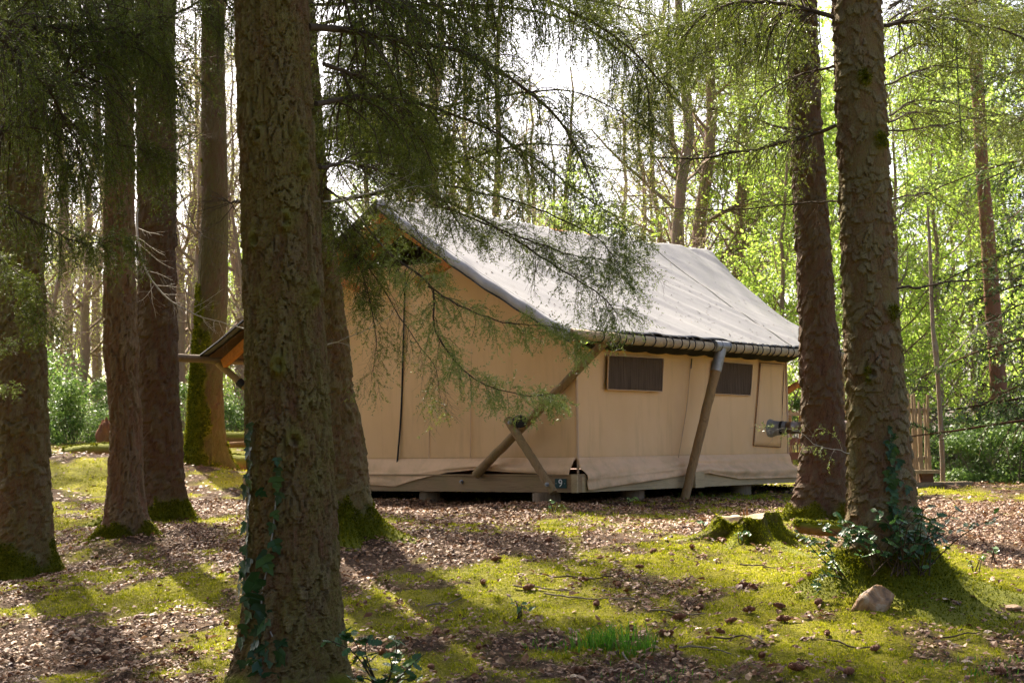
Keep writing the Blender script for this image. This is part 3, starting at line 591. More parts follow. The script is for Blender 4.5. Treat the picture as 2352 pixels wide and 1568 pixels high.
# ---- boughs of the right spruce reaching right
limb('right', [(2030, 60, 12.2), (2150, 40, 12.4), (2300, 60, 12.8), (2420, 110, 13)], .024, 50, n2=50, L2=.5, hue=.5)
limb('right', [(2035, 195, 12.2), (2140, 150, 12.6), (2260, 155, 13.2), (2400, 130, 13.8)], .012, 51, n2=34, L2=.5, hue=.5, bare=.5)
limb('right', [(2040, 300, 12.2), (2160, 296, 12.8), (2260, 280, 13.4), (2400, 270, 14)], .012, 52, n2=36, L2=.6, hue=.5, bare=.5)
limb('right', [(2048, 460, 12.3), (2130, 450, 12.8), (2200, 480, 13.2), (2260, 560, 13.4)], .01, 53, n2=30, L2=.5, hue=.45, bare=.6)
limb('right', [(2062, 664, 12.25), (2140, 660, 12.4), (2230, 648, 12.6), (2352, 646, 12.9), (2420, 640, 13)], .016, 54, n2=9, L2=.35, n3=3, bare=1.0, hue=.4)
limb('right', [(1948, 1040, 12.0), (1870, 1030, 11.9), (1800, 1000, 11.8), (1745, 1000, 11.7)], .005, 55, n2=12, L2=.22, n3=4, L3=.08, hue=.7, matn='needle_hi', bare=.3, flat=.5, stem='twig_pale')
# bare pale twigs
limb('darkleft', [(318, 480, 17.5), (316, 560, 17.2), (345, 650, 17.0), (420, 715, 16.8), (520, 745, 16.6), (600, 770, 16.4)], .02, 60, n2=22, L2=.45, n3=5, L3=.2, bare=1, grav=-.05, stem='twig_pale')
limb('behind', [(750, 795, 14.6), (815, 770, 14.4), (890, 735, 14.2), (945, 675, 14.0)], .008, 61, n2=6, L2=.3, n3=3, bare=1, grav=.05, stem='twig_pale')
limb('front', [(745, 462, 10.2), (830, 450, 10.6), (930, 440, 11.0), (1030, 432, 11.4)], .008, 62, n2=9, L2=.35, n3=4, bare=1, grav=-.05, stem='twig_pale')
for k, (a, b, c) in enumerate((((405, 140, 19), (470, 135, 18.6), (545, 138, 18.2)), ((405, 215, 19), (470, 235, 18.7), (560, 262, 18.4)), ((408, 345, 19), (460, 310, 18.7), (480, 270, 18.5)), ((555, 460, 10.1), (520, 455, 10.6), (480, 440, 11.2)), ((410, 430, 19), (450, 520, 18.6), (540, 560, 18.2)))):
    limb('darkleft', [a, b, c], .014, 63 + k, n2=12, L2=.5, n3=5, L3=.2, bare=1, grav=.0, stem='twig')
# thin hanging green strand at upper right
g_ = MB().tube(catmull([Q(2195, -60, 13.5), Q(2196, 60, 13.5), Q(2200, 180, 13.5), Q(2207, 290, 13.5), Q(2212, 350, 13.5)], 30), np.linspace(.007, .004, 30), 6)
tag(g_.obj('hanging_vine', M['ivy']), 'thin green vine hanging straight down right of the flaky spruce', 'vine')
for nm, lab, X_, Y_ in (('hid2', 'unseen spruce added for shade behind the dark straight spruce on the left', -5.75, 27.0), ('hid3', 'unseen spruce added for shade just outside the left edge beside the tent', -9.5, 23.0), ('hid4', 'unseen spruce added for shade outside the left edge farther back', -10.5, 31.0)):  # unseen spruces added so their crowns break up the sunlight
    px0 = float(proj(np.array([X_, Y_, 3.0]))[0]); wpx = .2 / Y_ * FPX / KPX
    add_trunk_tree(nm, 'spruce_tree', lab, [(-200, px0 - wpx * .8, px0 + wpx * .8), (1060, px0 - wpx, px0 + wpx)], Y_, (.06, .12, .012, .5), 24, .2, 6, 7, ztop=21, matn='bark_dark')
# ---- crowns above the frame (one mesh per kind, shared)
def crown_mesh(seed, z0, z1, nl, L, dens):
    r = RNG(seed); tr = np.linspace((0, 0, z0), (0, 0, z1), 30)[None]
    C1, r1 = grow(tr, np.array([.14]), nl, L, 1.0, .05, .05, 5, .3, seed, 0, .98, .72, -.05, .3, .06)
    C2, r2 = grow(C1, r1, 14, .8, .9, .5, .3, 2, .4, seed + 1, .15, 1., .4, -.2, .3)
    mb = MB().segs(C1, r1, r1 * .25); mb.segs(C2, r2, r2 * .4); m2 = MB(); needles(m2, C2, dens, .095, .030, seed + 2, .35, .2)
    return mb.mesh('crown_limbs', M['twig']), m2.mesh('crown_needles', M['needle'], False)
CR = [crown_mesh(900 + k, 6.2, 17, 52, 2.6, 40) for k in range(2)]
def add_crown(key, k, dz=0, s=1.0, ang=0.):
    t, org, info = TR[key]; z = 11.0
    cxx = float(np.interp(z, info['zs'], info['cx'])) - org[0]; cyv = float(np.interp(z, info['zs'], info['cy'])) - org[1]
    a = put('crown', CR[k % 2][0], t, (cxx, cyv, dz), (0, 0, k * 1.3 + ang), (s, s, 1)); put('foliage', CR[k % 2][1], a)
for i, (kk, dz, s) in enumerate((('front', .3, .9), ('right', .3, .95), ('behind', .5, .9), ('rightback', 1.2, .9), ('left', .6, 1.), ('darkleft', 1.6, .9), ('hid2', 3.4, 1.1), ('hid3', 2.5, 1.2), ('hid4', 2.5, 1.2))): add_crown(kk, i, dz, s)

tm_ = MB().tube(np.linspace((0, 0, -.3), (0, 0, 17), 14), np.linspace(.24, .04, 14), 10).mesh('trunk', M['bark_dark']); setattr_f(tm_, 'moss', np.zeros(len(tm_.vertices)))
for k, (X_, Y_) in enumerate(((-7.5, 7), (-9.5, 12), (-6, 1.5), (-12, 17), (-3.0, -5), (-10, 0), (-12, 6), (-6.5, -3.5), (-9, 4), (-1, -9), (-5.5, -9), (-10.5, -6), (-13.5, 12), (-3.2, -2.8), (.8, -8), (-2.2, -12), (3.2, -13), (-7.5, -13))):  # unseen spruces added to cut the fill light from left and behind
    t = thing('spruce_tree', 'unseen spruce added outside the picture to shade it', 'tree', (X_, Y_, gz1(X_, Y_)), 'unseen spruces added for shade'); put('trunk', tm_, t)
    a = put('crown', CR[k % 2][0], t, (0, 0, -4.4), (0, 0, k * .9), (1.15, 1.15, 1.15)); put('foliage', CR[k % 2][1], a)
    a = put('crown', CR[(k + 1) % 2][0], t, (0, 0, -4.9), (0, 0, 2 + k * .7), (1.3, 1.3, 1.1)); put('foliage', CR[(k + 1) % 2][1], a)  # second crown added to deepen the shade
add_crown('front', 1, .5, 1.1, .6); add_crown('behind', 3, .3, 1.15, .5); add_crown('left', 5, .2, 1.2, .4); add_crown('left', 6, .9, 1.0, 2.4)  # extra crowns added to darken the gable and near trunks
# ------------------------------------------------------------------ the tent
TH_ = math.radians(39); TO = Q(1325, 1128, 19.4)
TA = np.array([math.sin(TH_), math.cos(TH_), 0]); TB = np.array([-TA[1], TA[0], 0])
tent = thing('safari_tent', 'beige canvas safari tent with pale grey roof on a timber platform', 'tent', TO); tent.rotation_euler = (0, 0, math.atan2(TA[1], TA[0]))
def tl(px, py, ax, val):
    """tent coordinates of the photograph point (px, py) on the tent plane x, y or z = val"""
    d = RT * (px * KPX - CX) / FPX + UP * (CY - py * KPX) / FPX + FW
    o = CAM - TO; O = np.array([o @ TA, o @ TB, o[2]]); D = np.array([d @ TA, d @ TB, d[2]])
    return O + D * ((val - O[ax]) / D[ax])
WB, RY, RZ, EZ, EY0, EY1 = 5.54, 2.77, 3.72, 1.862, -.44, 5.96
LX = float(tl(1808, 1000, 1, 0)[0])                       # far end of the long wall
def solid(o, t):
    m = o.modifiers.new('thick', 'SOLIDIFY'); m.thickness = t; m.offset = 0; return o
def wall_grid(n, m, fn):
    u, v = np.meshgrid(np.linspace(0, 1, n), np.linspace(0, 1, m), indexing='ij'); return fn(u, v)
# long wall and its skirt (plane y = 0)
ZB, ZS, ZT = .19, .40, 1.74
def longwall(u, v):
    x = u * LX; z = ZS - .02 + v * (ZT - ZS + .02)
    y = .014 * (fbm(x * 1.3, z * .8, 5) - .5) * 2 + .012 * np.sin(x * 1.25) + .012 * (fbm((x + .5 * z) * 4, z * 1.2, 8, 2) - .5) + .03 * v ** 6 * (vn(x * 5, v, 12) - .5) + .02 * (1 - v) ** 5 * (vn(x * 4, v, 13) - .5) - .03 * np.exp(-(1 - v) * 9) * 0
    return np.stack([x, y, z], -1)
solid(MB().grid(wall_grid(160, 40, longwall)).obj('canvas_wall', M['canvas'], tent), .006)
zlow = lambda x: np.interp(x, [0, .1, 1.0, 2.1, 2.6, 3.4, LX - .1, LX], [.02, .02, .08, .15, .17, .075, .065, .065])
def longskirt(u, v):
    x = u * LX; zb = zlow(x); z = ZS - v * (ZS - zb)
    fold = .028 * np.sin(v * 9.5 + 3.2 * fbm(x * 1.1, v * .6, 3) * 2 + x * .8) * np.sin(np.pi * np.clip(v, 0, 1)) + .035 * (fbm(x * 3.0, v * 3, 6, 3) - .5) * v
    y = -.012 - .145 * np.clip(v * 1.5, 0, 1) ** 1.3 - fold - .004
    y = np.where(z < ZB + .03, np.minimum(y, -.132), y)
    return np.stack([x + .0 * v, y, z], -1)
solid(MB().grid(wall_grid(220, 40, longskirt)).obj('wall_skirt', M['skirt'], tent), .005)
# gable wall (plane x = 0): trapezium with a dark opening above
ZG = float(tl(1545, 1070, 0, 0)[2]) if False else float(tl(905, 612, 0, 0)[2])
def roofz(y): return EZ - .05 + (RZ - EZ) * (1 - np.abs(y - RY) / (RY - EY0))
def gable(u, v):
    y = u * WB; top = np.minimum(roofz(y) - .10, ZG); z = ZS - .02 + v * (top - ZS + .02)
    x = .02 * (fbm(y * 1.1, z * .8, 15) - .5) + .02 * np.sin(y * 1.9 + z * .5) * np.sin(np.pi * v)
    return np.stack([x, y, z], -1)
solid(MB().grid(wall_grid(160, 60, gable)).obj('canvas_wall', M['canvas'], tent), .006)
gy0 = float(tl(905, 1100, 0, -.14)[1])
zlo2 = lambda y: np.interp(y, [0, .3, 1.0, 1.5, 1.9, 2.4, gy0 - .02, gy0 + .02, gy0 + .6, WB], [.20, .205, .235, .26, .225, .14, .05, .05, .075, .1])
def gskirt(u, v):
    y = u * WB; zb = zlo2(y); z = ZS - v * (ZS - zb)
    x = -.012 - .14 * np.clip(v * 1.4, 0, 1) ** 1.2 * np.clip((.32 - zb) / .1, 0, 1) - .04 * (fbm(y * 2.6, v * 2.4, 16, 3) - .5) * v - .02 * np.sin(v * 7 + y * 2.2) * v * (1 - v) * 3
    x = np.where(z < ZB + .03, np.minimum(x, -.142), x)
    return np.stack([x, y, z], -1)
solid(MB().grid(wall_grid(220, 34, gskirt)).obj('wall_skirt', M['skirt'], tent), .005)
# back and inner walls so that the tent is closed
MB().box(LX - .008, LX + .004, .01, WB, .2, 1.72).obj('end_wall', M['canvas'], tent, False)
MB().box(.02, LX, WB - .01, WB, .2, 1.74).obj('back_wall', M['canvas'], tent, False)
MB().tube([(.012, -.012, .2), (.012, -.012, 1.75)], .016, 8).obj('corner_seam', M['hem'], tent)
MB().tube([(LX, -.012, .2), (LX, -.012, 1.75)], .014, 8).obj('corner_seam', M['hem'], tent)
# windows
for q in (((1397, 815), (1523, 822), (1520, 898), (1394, 893)), ((1636, 828), (1728, 836), (1723, 907), (1630, 903))):
    c = [tl(a, b, 1, -.04) for a, b in q]
    def bil(u, v): return (c[3][None, None] * ((1 - u) * (1 - v))[..., None] + c[2] * (u * (1 - v))[..., None] + c[1] * (u * v)[..., None] + c[0] * ((1 - u) * v)[..., None])
    G = wall_grid(24, 14, bil); G[..., 1] = -.042 + .004 * np.sin(G[..., 0] * 55 + 2 * G[..., 2])
    w = MB().grid(G).obj('window', M['pane'], tent); solid(w, .004)
    mid = sum(c) / 4; h = MB(); ring = [mid + (p - mid) * 1.0 for p in c]
    for i in range(4): h.beam(ring[i] - (0, .006, 0), ring[(i + 1) % 4] - (0, .004, 0), .008, .018, (0, 1, 0))
    h.obj('frame', M['hem'], w, False)
# seams on the long wall, stove panel
def onwall(pts, r, nm, m, y=-.03): return MB().tube(catmull([tl(a, b, 1, y) for a, b in pts], 14), r, 6).obj(nm, m, tent)
onwall([(1586, 840), (1578, 930), (1567, 1000), (1558, 1052)], .005, 'wall_seam', M['hem'])
onwall([(1589, 823), (1587, 845)], .008, 'zip_tab', M['blackcord'])
fl = [tl(a, b, 1, -.025) for a, b in ((1746, 832), (1800, 836), (1792, 1026), (1730, 1022))]
G = wall_grid(8, 16, lambda u, v: fl[3][None, None] * ((1 - u) * (1 - v))[..., None] + fl[2] * (u * (1 - v))[..., None] + fl[1] * (u * v)[..., None] + fl[0] * ((1 - u) * v)[..., None])
G[..., 1] += .006 * np.sin(G[..., 2] * 6)
st = MB().grid(G).obj('stove_panel', M['canvas'], tent); solid(st, .012)
e = MB()
for i in range(4): e.tube([fl[i] - (0, .008, 0), fl[(i + 1) % 4] - (0, .008, 0)], .005, 5)
e.obj('panel_edge', M['darkwood'], st)
# flue pipe
f0 = tl(1770, 982, 1, -.03); fd = np.array([.12, -1, .0]); fd /= np.linalg.norm(fd)
fp = MB().tube([f0 + fd * t for t in (.14, .3, .301, .34, .341, .6, .601, .64, .641, 1.2)], [.083, .083, .088, .088, .083, .083, .088, .088, .083, .083], 20).obj('flue_pipe', M['flue'], tent)
MB().tube([f0 + fd * t for t in (-.02, .0, .06, .16, .24)], [.16, .13, .105, .09, .092], 14, wob=.12).obj('flue_sleeve', M['greysleeve'], fp)
MB().tube([f0 + fd * t for t in (.155, .19)], .097, 16).obj('strap', M['blackcord'], fp)
# roof
X0E, X0R, X1R = -.65, -.42, float(tl(1637, 578, 1, RY)[0]); X1E = float(tl(1940, 797, 1, EY0)[0])
def roof(side):
    def fn(u, v):      # v: 0 ridge .. 1 eave
        ye = EY0 if side < 0 else EY1
        x0 = X0R + (X0E - X0R) * v; xe = X1R + (X1E - X1R) * (v ** .8)
        x = x0 + u * (xe - x0); y = RY + (ye - RY) * v
        z = RZ + (EZ - RZ) * v - .07 * np.sin(np.pi * v) + .035 * np.exp(-v * 40) * 0
        z = z - .05 * np.sin(np.pi * np.clip(u, 0, 1)) * np.exp(-v * 4)
        w = x * 1.0 - v * 1.6
        z = z + .042 * (vn(w * 2.0, v * 1.0, 40) - .5) + .034 * (vn(w * 4.6 + .4 * v, v * 1.6, 43) - .5) + .006 * (fbm(x * 5, v * 9, 45, 3) - .5)
        far = np.clip((u - .72) / .28, 0, 1)
        z = z + far * .06 * (vn((x * .9 + v * 2.4) * 3.2, v * 1.5, 47) - .5) - .10 * far ** 2 * np.sin(np.pi * v)
        z = z - .018 * np.exp(-((x - (5.6 - 1.2 * v)) / .05) ** 2)
        return np.stack([x, y, z], -1)
    return fn
rf = roof(-1)
ro = MB().grid(wall_grid(260, 90, rf)).obj('roof', M['roof'], tent); solid(ro, .012)
r2 = MB().grid(wall_grid(120, 50, roof(1))).obj('roof', M['roof'], tent); solid(r2, .012)
for sgn in (-1, 1):      # dark lining below the roof sheet
    Gl = wall_grid(60, 24, roof(sgn)); Gl[..., 2] -= .045; Gl = Gl[1:-1, :]
    MB().grid(Gl).obj('lining', M['lining'], ro if sgn < 0 else r2)
q7 = RNG(71); n7 = 420; u7 = q7.random(n7); v7 = q7.beta(2.2, 1.1, n7) * .97 + .01; p7 = rf(u7, v7) + np.array([0, 0, .012]); rb = MB()
scatter_small = unit(q7.normal(size=(n7, 3)) * [1, 1, .1]); a7 = scatter_small * q7.uniform(.012, .05, (n7, 1)); b7 = unit(np.cross(a7, [0, 0, 1.0])) * q7.uniform(.003, .014, (n7, 1))
rb.add(np.stack([p7 - a7 * .5, p7 + b7, p7 + a7 * .5, p7 - b7], 1).reshape(-1, 3), np.arange(n7 * 4).reshape(-1, 4), np.repeat(q7.beta(1.5, 2, n7), 4)); rb.obj('roof_litter', M['litter'], ro, False)['kind'] = 'stuff'
# strap over the roof
vv = np.linspace(.01, .99, 60); xs_ = 5.6 - 1.2 * vv; x0_ = X0R + (X0E - X0R) * vv; xe_ = X1R + (X1E - X1R) * vv ** .8
sp_ = rf((xs_ - x0_) / (xe_ - x0_), vv); sp_[:, 2] += .012
MB().tube(sp_, .010, 6).obj('roof_strap', M['blackcord'], ro)
# valance along the gable edge, with its shadow line drawn as a black tube
for sgn, par in ((-1, ro), (1, r2)):
    f_ = roof(sgn); u0 = np.zeros(80); v0 = np.linspace(0, 1, 80); E0 = f_(u0, v0)
    if sgn > 0: MB().tube(E0 + np.array([-.01, 0, -.02]), .014, 6).obj('dark_edge_line', M['blackcord'], par); continue
    dr = np.stack([-.02 + .012 * np.sin(v0 * 40), 0 * v0, -.135 + .01 * vn(v0 * 20, v0 * 0, 3)], -1)
    rows = np.stack([E0 + np.array([-.012, 0, .008]), E0 + dr * .5 + np.array([-.02, 0, 0]), E0 + dr], 1)
    solid(MB().grid(rows).obj('valance', M['valance'], par), .006)
    MB().tube(rows[:, 2] + np.array([.004, 0, -.012]), .013, 6).obj('dark_edge_line', M['blackcord'], par)
# ridge pole and rafters
MB().tube([(X0R + .03, RY, RZ - .1), (X1R - .1, RY, RZ - .1)], .05, 10).obj('ridge_pole', M['rafter'], tent)
for xr in (-.33, .16):
    for ye, sg in ((EY0, -1), (EY1, 1)):
        MB().beam((xr, RY, RZ - .24), (xr, ye - sg * .14, EZ - .13), .07, .12).obj('rafter', M['rafter'], tent, False)
    if xr > 0: MB().beam((xr + .05, RY - 1.3, 2.62), (xr + .05, RY + 1.3, 2.62), .05, .12).obj('tie_beam', M['rafter'], tent, False)
for sg in (-1, 1): MB().beam((-.27, RY + sg * .5, 2.6), (-.27, RY + sg * 1.1, 2.82), .06, .10).obj('gable_brace', M['rafter'], tent, False)
# eave poles, lashing loops, scalloped dark edge
pz = 1.80
def pole(p0, p1, r, nm, m, n=14, k=24, par=None, bend=.02, seed=0):
    p = np.linspace(p0, p1, k); q = (RNG(seed).random((k, 3)) - .5) * .006 + bend * np.sin(np.linspace(0, math.pi, k))[:, None] * np.array([0, 0, -1.0])
    return MB().tube(p + q, np.linspace(r, r * .92, k), n, True, .05, seed).obj(nm, m, par or tent)
ep = pole((X0E, EY0 + .02, pz), (X1E + .25, EY0 + .02, pz - .01), .062, 'eave_pole', M['pole'], seed=3, k=40)
pole((X0E - .48, EY1, pz), (X1E, EY1, pz), .055, 'eave_pole', M['pole_dark'], seed=4)
ring = MB().tube([(.0, .07 * math.cos(a), .072 * math.sin(a)) for a in np.linspace(0, 2 * math.pi, 15)], .0075, 5, False).mesh('lacing_loop', M['blackcord'])
r = RNG(8)
xl = -.12
while xl < X1E:
    put('lacing_loop', ring, ep, (xl, EY0, pz - .018 * math.sin(math.pi * (xl - X0E) / (X1E + .25 - X0E)) + .002), (0, r.uniform(-.25, .25), r.uniform(-.3, .3)))
    xl += r.uniform(.12, .26)
cordp = [(x, EY0 + .03 + .01 * math.sin(x * 9), EZ - .012 + .012 * math.sin(x * 21)) for x in np.linspace(X0E + .2, X1E, 120)]
MB().tube(cordp, .009, 5).obj('lacing_cord', M['blackcord'], ep)
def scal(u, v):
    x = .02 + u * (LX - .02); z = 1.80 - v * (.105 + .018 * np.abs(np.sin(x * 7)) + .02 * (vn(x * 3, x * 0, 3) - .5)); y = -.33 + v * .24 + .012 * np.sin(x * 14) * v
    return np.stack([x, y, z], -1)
solid(MB().grid(wall_grid(160, 8, scal)).obj('eave_shade_strip', M['eaveshade'], tent), .006)  # dark strip stands in for the shade at the wall top
# leaning post with metal socket
pt_ = tl(1655, 806, 1, EY0); pf_ = tl(1572, 1146, 1, -.22); axv = pf_ - pt_
post = pole(pt_ + axv * .09, pf_, .062, 'leaning_post', M['pole_d'], seed=5, bend=0)
MB().tube([pt_ - axv * .02, pt_ + axv * .135], .072, 16).obj('metal_socket', M['metal'], post)
MB().tube([(pt_[0] - .17, EY0, pz - .012), (pt_[0] + .17, EY0, pz - .012)], .071, 16).obj('metal_collar', M['metal'], post)
# diagonal brace, short strut, bolts
b0 = tl(1092, 1090, 0, -.20); b1 = tl(1390, 784, 1, EY0 + .02)
pole(b0, b1, .055, 'diagonal_brace', M['pole_d'], seed=6, bend=0)
s0 = tl(1166, 962, 0, -.30); s1 = tl(1272, 1130, 0, -.34)
su = pole(s0, s1, .052, 'short_strut', M['pole_d'], seed=7, bend=0)
MB().tube([tl(1190, 965, 0, -.22), tl(1197, 968, 0, -.30)], .075, 12, True, .2).obj('rope_knot', M['blackcord'], su)
def bolt(p, ax, par, r=.028): return MB().tube([p, p + np.array(ax) * .012, p + np.array(ax) * .0121, p + np.array(ax) * .035], [r, r, r * .6, r * .55], 6).obj('bolt', M['metal'], par, False)
bolt(tl(1172, 969, 0, -.355), (-1, 0, 0), su); bolt(tl(1257, 1111, 0, -.39), (-1, 0, 0), su)
# mirrored brace on the left eave
lb0 = tl(500, 832, 1, EY1); lb1 = tl(572, 895, 0, -.1)
lb = pole(lb0, lb1 + (lb1 - lb0) * .6, .05, 'diagonal_brace', M['pole_d'], seed=9, bend=0)
MB().tube([lb0 + (lb1 - lb0) * .68, lb0 + (lb1 - lb0) * .84], .066, 10, True, .25).obj('rope_knot', M['blackcord'], lb)
# platform
gb = MB().box(-.14, -.06, -.125, WB + .1, -.005, .185).obj('platform_beam', M['deckwood'], tent, False)
MB().box(-.15, .0, -.128, WB + .1, .187, .207).obj('deck_edge_board', M['deckwood'], tent, False)
lbm = MB().box(-.058, LX + .45, -.125, -.05, -.005, .185).obj('platform_beam', M['deckwood2'], tent, False)
MB().box(-.166, -.142, -.127, -.045, -.008, .2).obj('corner_post', M['deckwood2'], tent, False)
tx = tl(1606, 1100, 1, -.2)[0]
MB().box(tx - .11, tx + .10, -.215, -.127, -.01, .19).obj('post_block', M['deckwood2'], tent, False)
MB().box(.0, LX + 2.4, -.04, WB, .10, .184).obj('deck', M['darkwood'], tent, False)
bolt(tl(1061, 1105, 0, -.142), (-1, 0, 0), gb)
# number plate
pc = [tl(a, b, 0, -.147) for a, b in ((1275, 1098), (1301, 1120))]; py0, py1 = sorted((pc[0][1], pc[1][1])); pz0, pz1 = sorted((pc[0][2], pc[1][2]))
py0 = max(py0, -.04)
pl_ = MB().box(-.152, -.1405, py0, py1, pz0, pz1).obj('number_plate', M['plate'], tent, False)
cu = bpy.data.curves.new('digit', 'FONT'); cu.body = '9'; cu.size = .125; cu.align_x = 'CENTER'; cu.align_y = 'CENTER'; cu.extrude = .0015
to = bpy.data.objects.new('digit', cu); COL.objects.link(to); bpy.context.view_layer.update()
dm = bpy.data.meshes.new_from_object(to.evaluated_get(bpy.context.evaluated_depsgraph_get())); bpy.data.objects.remove(to)
dm.materials.clear(); dm.materials.append(M['white'])
dg = put('digit', dm, pl_, (-.1545, (py0 + py1) / 2, (pz0 + pz1) / 2), (math.radians(90), 0, math.radians(-90)))
for s_ in (-1, 1): MB().tube([(-.1525, (py0 + py1) / 2 + s_ * (py1 - py0) * .38, (pz0 + pz1) / 2), (-.156, (py0 + py1) / 2 + s_ * (py1 - py0) * .38, (pz0 + pz1) / 2)], .006, 6).obj('screw', M['metal'], pl_)
# zip and seams on the gable
MB().tube(catmull([tl(a, b, 0, -.025) for a, b in ((931, 618), (926, 800), (921, 950), (912, 1066))], 30), .012, 6).obj('zip', M['blackcord'], tent)
for xx in (985, 1080): MB().tube([tl(xx + 3, 800, 0, -.014), tl(xx, 1062, 0, -.014)], .004, 5).obj('wall_seam', M['hem'], tent)
# foundation blocks (standing on the ground, each carries the platform)
def W(p): return TO + TA * p[0] + TB * p[1] + np.array([0, 0, p[2]])
fb = (('round foundation block nearest the strut foot under the number plate', (-.0, .45), .17, 1), ('smaller foundation log left of the number plate, under the gable beam', (.05, 2.35), .135, 1),
      ('foundation log deep in the shade below the long wall', (1.35, .15), .15, 1), ('foundation log under the far end of the long beam', (3.9, .15), .15, 1), ('foundation log hidden by the mossy spruce foot at the gable', (.1, 4.6), .15, 1))
for lab, (x, y), rr_, q in fb:
    w0 = W((x, y, -.012)); zg = gz1(w0[0], w0[1]) - .08
    o = MB().tube(np.linspace((w0[0], w0[1], zg), (w0[0], w0[1], w0[2]), 4), [rr_ * 1.06, rr_ * 1.02, rr_, rr_], 18, True, .06, int(x * 10 + y * 7)).obj('foundation_block', M['blockwood'])
    tag(o, lab, 'post', 'timber blocks carrying the platform')
# porch at the far end: railing, dark step boards
MB().box(LX + .45, LX + 2.4, -.125, -.05, -.005, .185).obj('porch_beam', M['darkwood'], tent, False)
for k, z in enumerate((.30, .52, .74, .96)): MB().box(LX + .05, LX + 2.3, .85, .89, z, z + .11 if k < 2 else z + .06).obj('railing_board', M['darkwood'] if k < 2 else M['paling'], tent, False)
for k in range(7): MB().box(LX + .2 + k * .3, LX + .245 + k * .3, .9, .93, .2, 1.05).obj('railing_post', M['paling'], tent, False)
pole((LX + .1, .3, 1.15), (LX + .95, -.36, 1.75), .05, 'porch_brace', M['rafter'], seed=12, bend=0)
pole((LX + 1.0, -.3, -.1), (X1E - .1, EY0, pz - .05), .05, 'porch_post', M['pole_d'], seed=13, bend=0)

# ------------------------------------------------------------------ paling fence, planks
def fence(name, label, p0, p1, n, h, seed):
    r = RNG(seed); mid = (p0 + p1) / 2; t = thing(name, label, 'fence', (mid[0], mid[1], gz1(mid[0], mid[1])))
    org = np.array(t.location)
    for k in range(n):
        p = p0 + (p1 - p0) * ((k + .5 + r.uniform(-.2, .2)) / n); z0 = gz1(p[0], p[1]) - .05; hh = h * r.uniform(.9, 1.04); w = r.uniform(.022, .034); lean = r.normal() * .02
        zs = np.linspace(0, 1, 6); pth = np.stack([p[0] + lean * zs + .008 * r.normal(size=6), p[1] + .01 * r.normal(size=6), z0 + hh * zs], -1)
        MB().tube(pth - org, np.array([w, w, w * .95, w, w * .9, w * .7]), 5, True, .25, seed + k).obj('picket', M['paling'], t, False)
    for f in (.28, .8):
        a = p0.copy(); b = p1.copy(); a[2] = gz1(a[0], a[1]) + h * f; b[2] = gz1(b[0], b[1]) + h * f; off = np.array([0, .05, 0])
        MB().beam(a + off - org, b + off - org, .03, .05).obj('rail', M['paling'], t, False)
    return t
def gp_(px, Y): p = Q(px, 1080, Y); p[2] = gz1(p[0], p[1]); return p
fence('paling_fence', 'upright split paling fence right of the flaky spruce', gp_(2072, 24.5), gp_(2141, 25.5), 11, 1.42, 5)
fence('paling_fence', 'paling fence glimpsed between the two right hand spruces', gp_(1880, 24.6), gp_(1985, 24.5), 13, 1.42, 6)
def plank(px, py, Y, L, w, h, label, rz):
    p = Q(px, py, Y); z = gz1(p[0], p[1]); o = MB().box(-L / 2, L / 2, -w / 2, w / 2, 0, h).obj('plank_step', M['paling'], None, False)
    o.location = (p[0], p[1], z - .02); o.rotation_euler = (0, 0, rz); tag(o, label, 'step')
plank(2160, 1118, 24.3, .9, .3, .07, 'pale plank step lying on the grass by the paling fence', .1)
st_ = thing('garden_bench', 'low pale bench board on a dark support at the fence foot', 'bench', gp_(2118, 24.2)); 
MB().box(-.36, .22, -.14, .14, .20, .25).obj('seat', M['paling'], st_, False); MB().box(-.02, .15, -.06, .1, -.1, .198).obj('support', M['darkwood'], st_, False)

# ------------------------------------------------------------------ stump
sp = Q(1712, 1222, 15.0); sz = gz1(sp[0], sp[1]); HT = max(.19, float(Q(1712, 1181, 15.0)[2]) - sz + .03)
n = 200; zs = np.r_[np.linspace(-.2, HT, 50)]; th = np.arange(n) * 2 * math.pi / n; Z, TH = np.meshgrid(zs, th, indexing='ij')
RR = .27 + 0 * Z
for ang, reach, wd_, h in ((200, .75, .20, .12), (-112, .52, .22, .11), (-66, .48, .2, .11), (-30, .36, .16, .14), (4, .75, .18, .11), (-155, .3, .18, .13), (120, .3, .4, .1), (60, .3, .4, .1)):
    da = (TH - math.radians(ang) + math.pi) % (2 * math.pi) - math.pi; RR = RR + reach * np.exp(-np.clip(Z + .02, -.05, 9) / (h * .8)) * np.clip(1 - .9 * Z / HT, 0, 1) * np.exp(-(da / (wd_ * (1 + .9 * np.clip(Z / HT, 0, 1)))) ** 2)
RR = RR + .13 * (fbm(np.cos(TH) * 3 + 5, np.sin(TH) * 3 + Z * 5, 4, 4) - .5) + .04 * (fbm(TH * 14, Z * 30, 5, 2) - .5)
topz = -.03 + .13 * (vn(TH * 2.2, TH * 0, 6) - .5)
Zz = Z + np.clip(Z / HT, 0, 1) ** 3 * topz
G = np.stack([RR * np.cos(TH), RR * np.sin(TH), Zz], -1); a, b = Z.shape; i, j = np.meshgrid(np.arange(a - 1), np.arange(b), indexing='ij'); j1 = (j + 1) % b
stump = thing('tree_stump', 'cut tree stump with moss covered spreading roots', 'stump', (sp[0], sp[1], sz - .03))
me = MB().add(G.reshape(-1, 3), np.stack([i * b + j, i * b + j1, (i + 1) * b + j1, (i + 1) * b + j], -1).reshape(-1, 4), 0.4).mesh('stump_base', M['bark_moss'])
